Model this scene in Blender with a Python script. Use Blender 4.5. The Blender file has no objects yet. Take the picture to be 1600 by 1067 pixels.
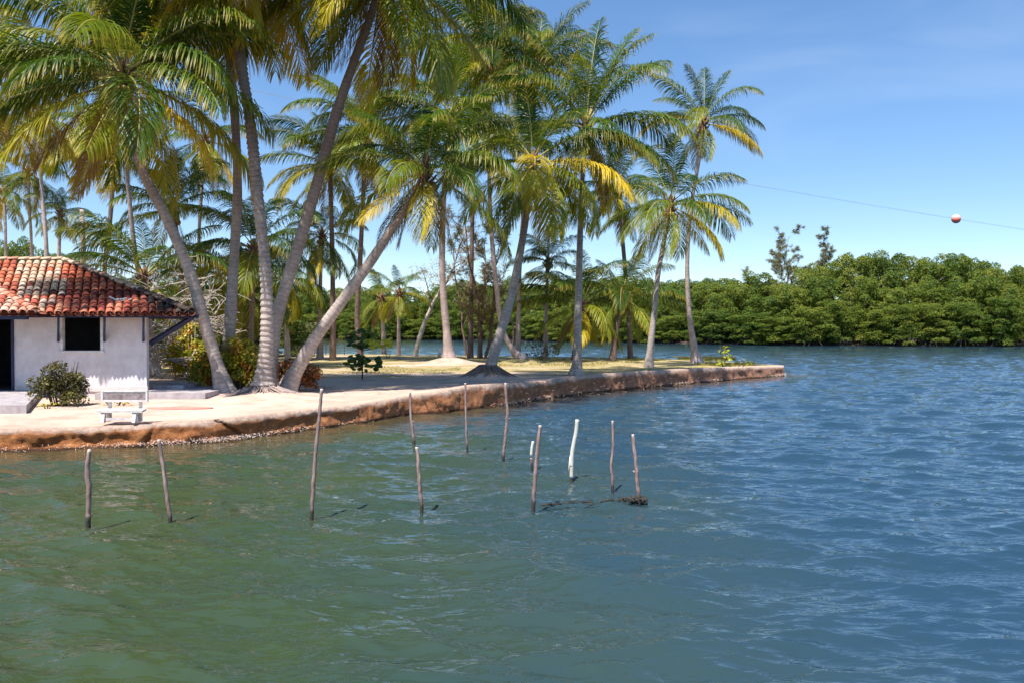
import bpy, math, random
import numpy as np
from mathutils import Vector, noise

# ------------------------------------------------------------------ camera, sky, sun, exposure
S = bpy.context.scene
F = 1300.0            # focal length in photo pixels (1600 wide)
H = 2.5               # eye height above the water
PITCH = math.atan(20.5 / F)
cam = bpy.data.objects.new('camera', bpy.data.cameras.new('camera'))
S.collection.objects.link(cam); S.camera = cam
cam.location = (0, 0, H)
cam.rotation_euler = (math.pi / 2 - PITCH, 0, 0)
cam.data.sensor_width = 36; cam.data.lens = 36 * F / 1600
cam.data.clip_start = 0.1; cam.data.clip_end = 6000

SUN = Vector((-0.27, -0.47, 1.0)).normalized()      # towards the sun
world = bpy.data.worlds.new('World'); S.world = world; world.use_nodes = True
wn = world.node_tree; bg = wn.nodes['Background']
sky = wn.nodes.new('ShaderNodeTexSky'); sky.sky_type = 'NISHITA'; sky.sun_disc = False
sky.sun_elevation = math.asin(SUN.z); sky.sun_rotation = math.atan2(SUN.x, SUN.y)
sky.altitude = 0; sky.air_density = 0.8; sky.dust_density = 0.0; sky.ozone_density = 3.0
hs = wn.nodes.new('ShaderNodeHueSaturation'); hs.inputs['Saturation'].default_value = 1.25; hs.inputs['Hue'].default_value = 0.503
gm = wn.nodes.new('ShaderNodeGamma'); gm.inputs[1].default_value = 0.80; wn.links.new(sky.outputs[0], gm.inputs[0]); wn.links.new(gm.outputs[0], hs.inputs['Color']); tcw = wn.nodes.new('ShaderNodeTexCoord'); mpw = wn.nodes.new('ShaderNodeMapping'); mpw.inputs['Scale'].default_value = (1.2, 1.2, 5.0)
nzw = wn.nodes.new('ShaderNodeTexNoise'); nzw.inputs['Scale'].default_value = 2.2; nzw.inputs['Detail'].default_value = 6; nzw.inputs['Distortion'].default_value = 0.6
rpw = wn.nodes.new('ShaderNodeMapRange'); rpw.inputs['From Min'].default_value = 0.5; rpw.inputs['From Max'].default_value = 0.8; rpw.inputs['To Max'].default_value = 0.10
mxw = wn.nodes.new('ShaderNodeMix'); mxw.data_type = 'RGBA'; mxw.inputs[7].default_value = (5.2, 5.6, 6.0, 1)
wn.links.new(tcw.outputs['Generated'], mpw.inputs[0]); wn.links.new(mpw.outputs[0], nzw.inputs[0]); wn.links.new(nzw.outputs[0], rpw.inputs[0]); wn.links.new(rpw.outputs[0], mxw.inputs[0])
wn.links.new(hs.outputs[0], mxw.inputs[6]); wn.links.new(mxw.outputs[2], bg.inputs[0]); bg.inputs[1].default_value = 0.15
sun = bpy.data.objects.new('sun', bpy.data.lights.new('sun', 'SUN'))
S.collection.objects.link(sun)
sun.data.energy = 5.0; sun.data.angle = math.radians(0.53); sun.data.color = (1.0, 0.93, 0.86)
sun.rotation_euler = (-SUN).to_track_quat('-Z', 'Y').to_euler()
sun.location = (-20, -15, 40)
S.view_settings.view_transform = 'Standard'; S.view_settings.look = 'None'
S.view_settings.gamma = 1; S.view_settings.use_curve_mapping = False
S.view_settings.exposure = 0.8
S.cycles.use_denoising = True; S.cycles.sample_clamp_direct = 12
S.cycles.max_bounces = 6; S.cycles.diffuse_bounces = 3; S.cycles.glossy_bounces = 3
S.cycles.transmission_bounces = 4; S.cycles.transparent_max_bounces = 4
S.cycles.caustics_reflective = False; S.cycles.caustics_refractive = False

RNG = random.Random(7)
COL = S.collection
CP, SP = math.cos(PITCH), math.sin(PITCH)

def ray(px, py):
    u = (px - 800) / F; v = (533.5 - py) / F
    return Vector((u, CP + v * SP, -SP + v * CP))
def at(px, py, Y):                                   # the point that shows at a pixel, Y metres away
    d = ray(px, py); return Vector((0, 0, H)) + d * (Y / d.y)
def gnd(px, py, z=0.0):                              # the point of height z that shows at a pixel
    d = ray(px, py); return Vector((0, 0, H)) + d * ((z - H) / d.z)

# ------------------------------------------------------------------ helpers
def tag(o, label=None, cat=None, group=None, kind=None):
    if label: o['label'] = label
    if cat: o['category'] = cat
    if group: o['group'] = group
    if kind: o['kind'] = kind
    return o
def link(name, data, parent=None, loc=(0, 0, 0), rot=(0, 0, 0)):
    o = bpy.data.objects.new(name, data); COL.objects.link(o)
    o.location = loc; o.rotation_euler = rot
    if parent: o.parent = parent
    return o
def empty(name, loc, label, cat, group=None, rz=0):
    o = link(name, None, None, loc, (0, 0, rz)); o.empty_display_size = 0.2
    return tag(o, label, cat, group)

class MB:
    def __init__(s): s.v = []; s.f = []; s.m = []; s.a = []
    def add(s, vs, fs, m=0, a=None):
        o = len(s.v); s.v.extend([tuple(v) for v in vs])
        s.f.extend([tuple(i + o for i in f) for f in fs]); s.m.extend([m] * len(fs))
        s.a.extend(a if a is not None else [0.0] * len(vs))
    def box(s, lo, hi, m=0, rz=0.0, piv=None):
        x0, y0, z0 = lo; x1, y1, z1 = hi
        vs = [(x, y, z) for z in (z0, z1) for (x, y) in ((x0, y0), (x1, y0), (x1, y1), (x0, y1))]
        if rz:
            p = piv or ((x0 + x1) / 2, (y0 + y1) / 2); c, n = math.cos(rz), math.sin(rz)
            vs = [(p[0] + (x - p[0]) * c - (y - p[1]) * n, p[1] + (x - p[0]) * n + (y - p[1]) * c, z) for x, y, z in vs]
        s.add(vs, [(0, 3, 2, 1), (4, 5, 6, 7), (0, 1, 5, 4), (1, 2, 6, 5), (2, 3, 7, 6), (3, 0, 4, 7)], m)
    def hexa(s, b, t, m=0):                           # four bottom corners, four top corners
        s.add(list(b) + list(t), [(0, 3, 2, 1), (4, 5, 6, 7), (0, 1, 5, 4), (1, 2, 6, 5), (2, 3, 7, 6), (3, 0, 4, 7)], m)
    def tube(s, pts, rad, sides=8, m=0, cap=True, attr=None):
        pts = [Vector(p) for p in pts]; n = len(pts); vs = []; at_ = []
        ref = Vector((0.31, 0.95, 0.05))
        for i, p in enumerate(pts):
            t = (pts[min(i + 1, n - 1)] - pts[max(i - 1, 0)])
            t = t.normalized() if t.length > 1e-9 else Vector((0, 0, 1))
            x = ref - t * ref.dot(t)
            if x.length < 1e-3: x = Vector((1, 0, 0)) - t * t.x
            x.normalize(); ref = x; y = t.cross(x)
            r = rad[i] if hasattr(rad, '__len__') else rad
            for k in range(sides):
                an = 2 * math.pi * k / sides
                vs.append(p + (x * math.cos(an) + y * math.sin(an)) * r)
                at_.append(attr[i] if attr else i / max(1, n - 1))
        fs = []
        for i in range(n - 1):
            for k in range(sides):
                a = i * sides + k; b = i * sides + (k + 1) % sides
                fs.append((a, b, b + sides, a + sides))
        if cap:
            fs.append(tuple(range(sides - 1, -1, -1))); fs.append(tuple((n - 1) * sides + k for k in range(sides)))
        s.add(vs, fs, m, at_)
    def mesh(s, name, mats, smooth=False):
        me = bpy.data.meshes.new(name); me.from_pydata(s.v, [], s.f)
        for m in (mats if isinstance(mats, (list, tuple)) else [mats]): me.materials.append(m)
        me.polygons.foreach_set('material_index', s.m)
        if smooth: me.polygons.foreach_set('use_smooth', [True] * len(s.f))
        a = me.attributes.new('t', 'FLOAT', 'POINT'); a.data.foreach_set('value', s.a)
        me.update(); return me
    def build(s, name, mats, parent=None, loc=(0, 0, 0), smooth=False, rot=(0, 0, 0)):
        return link(name, s.mesh(name, mats, smooth), parent, loc, rot)

def np_mesh(name, V, Q, mats, attrs=None, smooth=False, midx=None):
    me = bpy.data.meshes.new(name)
    V = np.asarray(V, np.float32); Q = np.asarray(Q, np.int32); k = Q.shape[1]
    me.vertices.add(len(V)); me.vertices.foreach_set('co', V.ravel())
    me.loops.add(Q.size); me.loops.foreach_set('vertex_index', Q.ravel())
    me.polygons.add(len(Q)); me.polygons.foreach_set('loop_start', np.arange(0, Q.size, k, dtype=np.int32))
    me.polygons.foreach_set('loop_total', np.full(len(Q), k, np.int32))
    for m in mats: me.materials.append(m)
    if midx is not None: me.polygons.foreach_set('material_index', np.asarray(midx, np.int32))
    if smooth: me.polygons.foreach_set('use_smooth', np.ones(len(Q), bool))
    for nm, arr in (attrs or {}).items():
        a = me.attributes.new(nm, 'FLOAT', 'POINT'); a.data.foreach_set('value', np.asarray(arr, np.float32).ravel())
    me.update(); me.validate(); return me

# ------------------------------------------------------------------ materials
class NT:
    def __init__(s, name):
        s.mat = bpy.data.materials.new(name); s.mat.use_nodes = True
        s.t = s.mat.node_tree; s.b = s.t.nodes['Principled BSDF']; s.out = s.t.nodes['Material Output']
    def n(s, ty, **kw):
        x = s.t.nodes.new(ty)
        for k, v in kw.items():
            if k.startswith('i_'):
                key = k[2:]; key = int(key) if key.isdigit() else key.replace('_', ' ')
                x.inputs[key].default_value = v
            else: setattr(x, k, v)
        return x
    def l(s, a, b): s.t.links.new(a, b)
    def noise(s, scale, detail=4, rough=0.55, vec=None, dist=0.0):
        x = s.n('ShaderNodeTexNoise'); x.inputs['Scale'].default_value = scale
        x.inputs['Detail'].default_value = detail; x.inputs['Roughness'].default_value = rough
        x.inputs['Distortion'].default_value = dist
        if vec is not None: s.l(vec, x.inputs['Vector'])
        return x.outputs['Fac']
    def ramp(s, fac, stops):
        r = s.n('ShaderNodeValToRGB'); e = r.color_ramp.elements
        while len(e) < len(stops): e.new(0.5)
        for q, (p, c) in zip(e, stops):
            q.position = p; q.color = (c[0], c[1], c[2], 1) if hasattr(c, '__len__') else (c, c, c, 1)
        s.l(fac, r.inputs[0]); return r.outputs[0]
    def mix(s, f, a, b, mode='MIX'):
        x = s.n('ShaderNodeMix', data_type='RGBA', blend_type=mode)
        for sock, val in ((x.inputs[0], f), (x.inputs[6], a), (x.inputs[7], b)):
            if hasattr(val, 'is_linked') or hasattr(val, 'links'): s.l(val, sock)
            elif hasattr(val, '__len__'): sock.default_value = (*val[:3], 1)
            else: sock.default_value = val
        return x.outputs[2]
    def math(s, op, a, b=0.0):
        x = s.n('ShaderNodeMath', operation=op)
        for i, val in ((0, a), (1, b)):
            if hasattr(val, 'links'): s.l(val, x.inputs[i])
            else: x.inputs[i].default_value = val
        return x.outputs[0]
    def bump(s, h, strength, dist, normal=None):
        x = s.n('ShaderNodeBump'); x.inputs['Strength'].default_value = strength
        x.inputs['Distance'].default_value = dist; s.l(h, x.inputs['Height'])
        if normal is not None: s.l(normal, x.inputs['Normal'])
        return x.outputs['Normal']
    def attr(s, name): return s.n('ShaderNodeAttribute', attribute_name=name).outputs['Fac']
    def pos(s): return s.n('ShaderNodeNewGeometry').outputs['Position']
    def obj(s): return s.n('ShaderNodeTexCoord').outputs['Object']
    def rnd(s): return s.n('ShaderNodeObjectInfo').outputs['Random']
    def fin(s, col=None, rough=0.8, normal=None, spec=None):
        if col is not None:
            if hasattr(col, 'links'): s.l(col, s.b.inputs['Base Color'])
            else: s.b.inputs['Base Color'].default_value = (*col, 1)
        if hasattr(rough, 'links'): s.l(rough, s.b.inputs['Roughness'])
        else: s.b.inputs['Roughness'].default_value = rough
        if normal is not None: s.l(normal, s.b.inputs['Normal'])
        if spec is not None: s.b.inputs['Specular IOR Level'].default_value = spec
        return s.mat

def speck(name, c0, c1, scale=6, rough=0.85, bump=0.3, bs=30, c2=None):
    m = NT(name); p = m.obj(); f = m.noise(scale, 6, 0.65, p)
    col = m.ramp(f, [(0.32, c0), (0.66, c1)] if c2 is None else [(0.3, c0), (0.5, c1), (0.7, c2)])
    nb = m.bump(m.noise(bs, 5, 0.7, p), bump, 0.02)
    return m.fin(col, rough, nb)

def leaf_mat(name, stops, tip=None, rough=0.42, trans=0.35, tcol=None, nscale=0.0, by_age=False):
    """leaf: colour by individual and by position, gold tips, light through the blade"""
    m = NT(name)
    f = m.rnd()
    if by_age:
        f = m.n('ShaderNodeSeparateColor'); m.l(m.n('ShaderNodeObjectInfo').outputs['Color'], f.inputs[0]); f = f.outputs[0]
    if nscale:
        f = m.mix(0.72, f, m.ramp(m.noise(nscale, 3, 0.6, m.obj()), [(0.3, 0), (0.7, 1)]))
    col = m.ramp(f, stops)
    if tip is not None:
        tf = m.ramp(m.attr('t'), [(0.58, 0.0), (1.0, 0.65)])
        col = m.mix(tf, col, tip)
    m.fin(col, rough, None, 0.3)
    tr = m.n('ShaderNodeBsdfTranslucent')
    tc = m.mix(1.0, col, tcol or (1.5, 1.35, 0.5), 'MULTIPLY'); m.l(tc, tr.inputs['Color'])
    mx = m.n('ShaderNodeMixShader'); mx.inputs[0].default_value = trans
    m.l(m.b.outputs[0], mx.inputs[1]); m.l(tr.outputs[0], mx.inputs[2]); m.l(mx.outputs[0], m.out.inputs[0])
    return m.mat

M = {}
M['leaflet'] = leaf_mat('palm_leaflet', [(0.0, (0.032, 0.082, 0.012)), (0.35, (0.085, 0.150, 0.014)), (0.65, (0.230, 0.262, 0.018)), (1.0, (0.58, 0.44, 0.03))],
                        tip=(0.50, 0.36, 0.035), rough=0.42, trans=0.34, by_age=True)
M['leaflet_dry'] = leaf_mat('dry_leaflet', [(0.0, (0.20, 0.12, 0.05)), (1.0, (0.36, 0.22, 0.09))], rough=0.8, trans=0.2, tcol=(1.2, 1, .7))
M['rachis'] = speck('palm_rachis', (0.30, 0.27, 0.06), (0.42, 0.36, 0.10), 3, 0.45, 0.1)
M['sheath'] = speck('palm_sheath', (0.10, 0.045, 0.03), (0.26, 0.13, 0.08), 9, 0.9, 0.8, 40)
M['coconut'] = speck('coconut_husk', (0.22, 0.14, 0.03), (0.36, 0.24, 0.05), 5, 0.5, 0.1)
M['mangrove'] = leaf_mat('mangrove_leaf', [(0.0, (0.030, 0.072, 0.014)), (0.35, (0.085, 0.142, 0.018)), (0.7, (0.165, 0.205, 0.024)), (1.0, (0.250, 0.250, 0.045))],
                         rough=0.6, trans=0.30, nscale=0.55)
M['dull_leaf'] = leaf_mat('dull_leaf', [(0.0, (0.10, 0.11, 0.045)), (1.0, (0.18, 0.16, 0.07))], rough=0.7, trans=0.2, nscale=0.8)
M['hedge'] = leaf_mat('croton_leaf', [(0.0, (0.04, 0.06, 0.008)), (0.3, (0.16, 0.20, 0.015)), (0.6, (0.42, 0.36, 0.03)), (0.8, (0.46, 0.14, 0.03)), (1.0, (0.20, 0.05, 0.02))],
                       rough=0.45, trans=0.2, nscale=2.6)
M['red_shrub'] = leaf_mat('red_shrub_leaf', [(0.0, (0.04, 0.05, 0.012)), (0.4, (0.14, 0.08, 0.02)), (0.7, (0.42, 0.12, 0.03)), (1.0, (0.50, 0.24, 0.04))],
                          rough=0.5, trans=0.2, nscale=4)
M['dark_shrub'] = leaf_mat('dark_shrub_leaf', [(0.0, (0.025, 0.022, 0.008)), (0.5, (0.06, 0.06, 0.015)), (1.0, (0.20, 0.17, 0.035))], rough=0.5, trans=0.15, nscale=3)
M['lime_leaf'] = leaf_mat('lime_leaf', [(0.0, (0.34, 0.40, 0.025)), (1.0, (0.62, 0.58, 0.05))], rough=0.4, trans=0.4)
M['almond_leaf'] = leaf_mat('almond_leaf', [(0.0, (0.035, 0.075, 0.015)), (1.0, (0.09, 0.14, 0.02))], rough=0.35, trans=0.3)
M['needle'] = leaf_mat('casuarina_needle', [(0.0, (0.12, 0.13, 0.06)), (1.0, (0.20, 0.20, 0.11))], rough=0.8, trans=0.2)
M['brown_needle'] = leaf_mat('brown_needle', [(0.0, (0.20, 0.15, 0.06)), (1.0, (0.32, 0.24, 0.10))], rough=0.8, trans=0.2)
M['grass'] = leaf_mat('dry_grass_blade', [(0.0, (0.16, 0.17, 0.03)), (1.0, (0.36, 0.30, 0.08))], rough=0.6, trans=0.3, nscale=1.5)
M['bark_brown'] = speck('brown_bark', (0.11, 0.06, 0.045), (0.27, 0.18, 0.14), 5, 0.9, 0.7, 25)
M['bark_dark'] = speck('dark_bark', (0.035, 0.026, 0.02), (0.10, 0.075, 0.055), 5, 0.9, 0.7, 25)
M['dead_wood'] = speck('bleached_wood', (0.34, 0.28, 0.24), (0.60, 0.53, 0.46), 4, 0.85, 0.4, 25)
M['root_brown'] = speck('brown_root_mat', (0.16, 0.11, 0.085), (0.34, 0.25, 0.20), 8, 0.95, 0.5, 40)
M['root'] = speck('pink_grey_roots', (0.22, 0.165, 0.15), (0.42, 0.33, 0.30), 8, 0.95, 0.5, 40)
M['white_paint'] = speck('flaking_limewash', (0.55, 0.52, 0.50), (0.80, 0.78, 0.76), 5, 0.8, 0.2, 20)

def trunk_mat(name, c0, c1, ring, top=None):
    m = NT(name); p = m.obj(); h = m.attr('t')
    wob = m.math('ADD', m.math('MULTIPLY', h, ring), m.math('MULTIPLY', m.noise(2.5, 3, 0.6, p), 1.6))
    fr = m.math('FRACT', wob)
    col = m.ramp(m.noise(7, 6, 0.7, p), [(0.28, c0), (0.7, c1)])
    line = m.ramp(fr, [(0.0, 0.45), (0.10, 1.0), (0.85, 1.0), (1.0, 0.62)])
    col = m.mix(0.75, col, line, 'MULTIPLY')
    blot = m.ramp(m.noise(1.6, 5, 0.65, p), [(0.40, 0.70), (0.62, 1.0)])
    col = m.mix(0.8, col, blot, 'MULTIPLY')
    if top is not None:
        up = m.ramp(m.math('ADD', m.math('MULTIPLY', h, 0.1), m.math('MULTIPLY', m.noise(3, 4, .7, p), 0.25)), [(0.50, 0.0), (0.95, 1.0)])
        col = m.mix(m.math('MULTIPLY', up, 0.75), col, m.mix(0.8, top, line, 'MULTIPLY'))
    nb = m.bump(fr, 0.7, 0.03); nb = m.bump(m.noise(30, 5, 0.7, p), 0.6, 0.015, nb)
    return m.fin(col, 0.88, nb)
M['trunk_near'] = trunk_mat('palm_trunk_grey', (0.33, 0.275, 0.235), (0.60, 0.51, 0.45), 7.0, (0.22, 0.12, 0.09))
M['trunk_pale'] = trunk_mat('palm_trunk_pale', (0.40, 0.31, 0.29), (0.64, 0.52, 0.49), 9.0)
M['trunk_dark'] = trunk_mat('palm_trunk_brown', (0.15, 0.095, 0.08), (0.32, 0.22, 0.19), 9.0)

def ground_mat():
    m = NT('sand_and_dry_grass'); p = m.pos()
    mpg = m.n('ShaderNodeMapping'); mpg.inputs['Scale'].default_value = (0.45, 1.3, 1.0); m.l(p, mpg.inputs['Vector']); f1 = m.noise(0.30, 5, 0.6, mpg.outputs[0]); f2 = m.noise(3.0, 6, 0.7, p); g = m.attr('grass')
    sand = m.ramp(m.noise(1.1, 7, 0.72, p), [(0.28, (0.36, 0.25, 0.19)), (0.5, (0.54, 0.40, 0.32)), (0.7, (0.64, 0.50, 0.41))])
    grs = m.ramp(m.noise(5.0, 6, 0.75, p), [(0.3, (0.17, 0.16, 0.045)), (0.6, (0.36, 0.30, 0.10)), (0.75, (0.50, 0.38, 0.20))])
    k = m.ramp(m.math('ADD', m.math('MULTIPLY', f1, 0.9), m.math('MULTIPLY', g, 0.36)), [(0.67, 0.0), (0.78, 1.0)])
    k2 = m.ramp(f2, [(0.25, 0.25), (0.6, 1.0)])
    col = m.mix(m.math('MULTIPLY', k, k2), sand, grs)
    litter = m.ramp(m.noise(14, 3, 0.6, p), [(0.68, 0), (0.74, 1)])
    col = m.mix(m.math('MULTIPLY', litter, 0.5), col, (0.17, 0.10, 0.06))
    # warm reddish tint of the packed earth by the edge
    red = m.attr('edge'); col = m.mix(m.math('MULTIPLY', red, 0.35), col, (0.56, 0.34, 0.25))
    nb = m.bump(m.noise(9, 6, 0.7, p), 0.55, 0.05)
    return m.fin(col, 0.95, nb, 0.2)
M['ground'] = ground_mat()

def bank_mat():
    m = NT('laterite_bank'); p = m.pos(); z = m.attr('t')
    n1 = m.noise(1.6, 6, 0.7, p); n2 = m.noise(7.0, 6, 0.7, p)
    tan = m.ramp(n2, [(0.3, (0.36, 0.25, 0.19)), (0.68, (0.64, 0.48, 0.38))])
    red = m.ramp(m.noise(4.0, 7, 0.75, p), [(0.28, (0.15, 0.05, 0.02)), (0.5, (0.36, 0.14, 0.05)), (0.72, (0.58, 0.27, 0.10))])
    sx = m.n('ShaderNodeSeparateXYZ'); m.l(p, sx.inputs[0])
    pk = m.ramp(m.math('MULTIPLY', m.math('ADD', sx.outputs[0], 8.0), 0.05), [(0.0, 0.0), (1.0, 1.0)])
    red = m.mix(pk, red, m.ramp(n2, [(0.3, (0.26, 0.12, 0.075)), (0.7, (0.50, 0.28, 0.19))]))
    k = m.ramp(m.math('ADD', z, m.math('MULTIPLY', m.math('SUBTRACT', n1, 0.5), 0.7)), [(0.74, 0.0), (0.90, 1.0)])
    col = m.mix(k, red, tan)
    wet = m.ramp(m.math('ADD', z, m.math('MULTIPLY', m.math('SUBTRACT', n2, 0.5), 0.2)), [(0.06, 0.0), (0.16, 1.0)])
    col = m.mix(wet, (0.07, 0.035, 0.02), col)
    nb = m.bump(m.noise(5, 8, 0.75, p), 1.0, 0.10); nb = m.bump(m.noise(26, 5, 0.7, p), 0.6, 0.03, nb)
    return m.fin(col, 0.92, nb, 0.2)
M['bank'] = bank_mat()

def water_mat():
    m = NT('lagoon_water'); p = m.pos()
    mp = m.n('ShaderNodeMapping'); mp.inputs['Scale'].default_value = (0.36, 1.0, 1.0)
    mp.inputs['Rotation'].default_value = (0, 0, math.radians(14)); m.l(p, mp.inputs['Vector'])
    sh = m.attr('shallow')
    big = m.noise(0.10, 3, 0.6, p)
    deep = m.ramp(big, [(0.35, (0.028, 0.050, 0.027)), (0.65, (0.046, 0.064, 0.019))])
    sp = m.n('ShaderNodeSeparateXYZ'); m.l(p, sp.inputs[0])
    ch = m.math('ADD', m.math('MULTIPLY', sp.outputs[0], 0.10), m.math('MULTIPLY', sp.outputs[1], 0.012))     # body colour turns bluer to the right and with distance
    ch = m.ramp(m.math('ADD', ch, m.math('MULTIPLY', m.noise(0.16, 4, 0.6, p), 1.0)), [(0.30, 0.0), (1.0, 1.0)])
    deep = m.mix(ch, deep, (0.017, 0.046, 0.074))
    col = m.mix(sh, deep, (0.085, 0.060, 0.028))
    h1 = m.noise(4.0, 3, 0.55, mp.outputs[0], 0.3); h2 = m.noise(15.0, 2, 0.5, mp.outputs[0], 0.2)
    nb = m.bump(h1, 1.0, 0.050); nb = m.bump(h2, 1.0, 0.0075, nb)
    m.fin(col, 0.035, nb); m.b.inputs['IOR'].default_value = 1.5
    return m.mat
M['water'] = water_mat()

def wall_mat():
    m = NT('weathered_limewash'); p = m.obj()
    col = m.ramp(m.noise(2.2, 6, 0.7, p), [(0.3, (0.52, 0.485, 0.48)), (0.6, (0.69, 0.65, 0.65))])
    spots = m.ramp(m.noise(9, 5, 0.75, p), [(0.62, 0.0), (0.70, 1.0)])
    reg = m.ramp(m.noise(0.9, 2, 0.5, p), [(0.45, 0), (0.62, 1)])
    col = m.mix(m.math('MULTIPLY', m.math('MULTIPLY', spots, reg), 0.75), col, (0.30, 0.27, 0.28))
    pz = m.n('ShaderNodeSeparateXYZ'); m.l(p, pz.inputs[0])
    low = m.ramp(m.math('ADD', pz.outputs[2], m.math('MULTIPLY', m.noise(3, 5, 0.7, p), 0.5)), [(0.26, 1.0), (0.46, 0.0)])
    col = m.mix(m.math('MULTIPLY', low, 0.35), col, (0.50, 0.33, 0.24))
    nb = m.bump(m.noise(12, 6, 0.7, p), 0.35, 0.03)
    return m.fin(col, 0.9, nb, 0.2)
M['wall'] = wall_mat()
M['inside'] = speck('shaded_interior', (0.03, 0.03, 0.04), (0.05, 0.05, 0.06), 3, 0.9)  # unlit room: its shade is put into a near-black colour
M['blue'] = speck('dark_blue_paint', (0.006, 0.012, 0.045), (0.012, 0.022, 0.075), 6, 0.6, 0.2)
M['slab'] = speck('worn_concrete', (0.24, 0.21, 0.22), (0.46, 0.42, 0.43), 3.2, 0.9, 0.4, 18)
M['bench'] = speck('whitewashed_concrete', (0.48, 0.44, 0.41), (0.74, 0.70, 0.67), 6, 0.85, 0.3, 30)
M['bench_worn'] = speck('worn_cement_panel', (0.16, 0.12, 0.12), (0.36, 0.30, 0.30), 9, 0.9, 0.5, 40)
M['red_pad'] = speck('faded_red_cement', (0.44, 0.19, 0.15), (0.56, 0.29, 0.23), 3, 0.9, 0.2, 20)
M['shell'] = speck('oyster_shell', (0.34, 0.26, 0.22), (0.66, 0.57, 0.51), 12, 0.7, 0.2)
M['crack'] = speck('crack_shadow_soil', (0.03, 0.015, 0.01), (0.06, 0.03, 0.02), 6, 1.0)

def tile_mat(name='clay_tile'):
    m = NT(name); p = m.pos()
    oc = m.n('ShaderNodeObjectInfo').outputs['Color']
    n = m.noise(6, 6, 0.75, p)
    dk = m.ramp(n, [(0.34, 0.55), (0.50, 1.0)]); col = m.mix(0.8, oc, dk, 'MULTIPLY')
    li = m.ramp(m.noise(11, 4, 0.7, p), [(0.60, 0), (0.72, 1)]); col = m.mix(m.math('MULTIPLY', li, 0.35), col, (0.62, 0.48, 0.36))
    return m.fin(col, 0.88, m.bump(m.noise(30, 4, 0.7, p), 0.4, 0.02), 0.25)
M['tile'] = tile_mat()
M['tile_fixed'] = speck('clay_tile_bed', (0.10, 0.035, 0.02), (0.34, 0.10, 0.05), 5, 0.9, 0.3)
M['mossy_shaded'] = speck('mossy_shaded_tile', (0.025, 0.022, 0.02), (0.16, 0.11, 0.09), 5, 0.95, 0.5)  # moss tone with the palm shade painted in

def post_mat():
    m = NT('driftwood_post'); p = m.pos(); o = m.obj()
    mp = m.n('ShaderNodeMapping'); mp.inputs['Scale'].default_value = (1, 1, 0.15); m.l(o, mp.inputs['Vector'])
    col = m.ramp(m.noise(26, 5, 0.7, mp.outputs[0]), [(0.3, (0.13, 0.08, 0.07)), (0.52, (0.27, 0.18, 0.16)), (0.75, (0.46, 0.35, 0.31))])
    z = m.n('ShaderNodeSeparateXYZ'); m.l(p, z.inputs[0])
    wet = m.ramp(m.math('ADD', z.outputs[2], m.math('MULTIPLY', m.noise(14, 3, 0.6, p), 0.12)), [(0.14, 1.0), (0.24, 0.0)])
    col = m.mix(wet, col, (0.035, 0.028, 0.022))
    tipc = m.ramp(m.attr('t'), [(0.965, 0.0), (0.99, 1.0)]); col = m.mix(m.math('MULTIPLY', tipc, 0.7), col, (0.62, 0.50, 0.44))
    return m.fin(col, 0.8, m.bump(m.noise(30, 4, 0.7, mp.outputs[0]), 0.6, 0.01))
M['post'] = post_mat()
M['pale_post'] = speck('pale_plastic_pipe', (0.46, 0.45, 0.38), (0.64, 0.63, 0.56), 8, 0.6, 0.2)
M['net'] = speck('black_net_and_weed', (0.012, 0.011, 0.010), (0.05, 0.045, 0.035), 9, 0.7, 0.5)
M['wire'] = speck('grey_cable', (0.20, 0.21, 0.23), (0.26, 0.27, 0.29), 3, 0.6)
def ball_mat():
    m = NT('marker_ball_paint'); z = m.n('ShaderNodeSeparateXYZ'); m.l(m.obj(), z.inputs[0])
    col = m.ramp(m.math('ADD', m.math('MULTIPLY', z.outputs[2], 1.0), 0.5), [(0.45, (0.74, 0.17, 0.11)), (0.72, (0.80, 0.60, 0.54))])
    return m.fin(col, 0.35)
M['ball'] = ball_mat()
M['cloud'] = None

# ------------------------------------------------------------------ the shore line of the spit, in metres
FRONT_PX = [(0, 706, 672), (100, 702, 670), (230, 697, 664), (340, 690, 656), (380, 686, 651), (470, 673, 642), (560, 661, 633), (640, 648, 618),
            (700, 644, 609), (740, 639, 602), (790, 633, 600), (830, 626, 598), (900, 616, 588), (1000, 606, 580), (1100, 597, 575), (1170, 591, 573), (1225, 587, 572)]
fr_xy, fr_h = [], []
for px, wy, cy in FRONT_PX:
    p = gnd(px, wy); fr_xy.append((p.x, p.y)); fr_h.append(H * (1 - (cy - 513) / (wy - 513)))
fr_xy = [(-60.0, 13.0), (-25.0, 15.6)] + fr_xy; fr_h = [0.45, 0.45] + fr_h
bk = [gnd(px, py, 0.5) for px, py in ((1224, 570.2), (1190, 567.5), (1150, 565), (1060, 560.5), (1000, 558.5), (900, 557), (800, 556), (700, 554), (600, 553), (500, 552.5), (440, 552))]
bk_xy = [(p.x, p.y) for p in bk] + [(-26, 72), (-38, 88), (-60, 100), (-95, 104)]
bk_xy = bk_xy[::-1]                                   # left to right

def resample(pts, n, extra=None):
    P = np.array(pts, float); seg = np.hypot(*np.diff(P, axis=0).T); s = np.r_[0, np.cumsum(seg)]
    t = np.linspace(0, s[-1], n)
    out = np.c_[np.interp(t, s, P[:, 0]), np.interp(t, s, P[:, 1])]
    return (out, np.interp(t, s, extra)) if extra is not None else out

def vnoise(x, y, seed=0.0):                           # cheap smooth 2-D noise from sines
    r = 0
    for k, (a, b, c) in enumerate(((1.0, 0.35, 0.3), (-0.6, 0.9, 1.7), (0.25, -1.1, 2.9), (1.7, 1.3, 0.7), (-2.1, 0.8, 4.1))):
        r = r + np.sin(a * x + b * y + c + seed * (k + 1)) / (1 + 0.5 * k)
    return r / 3.0

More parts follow.
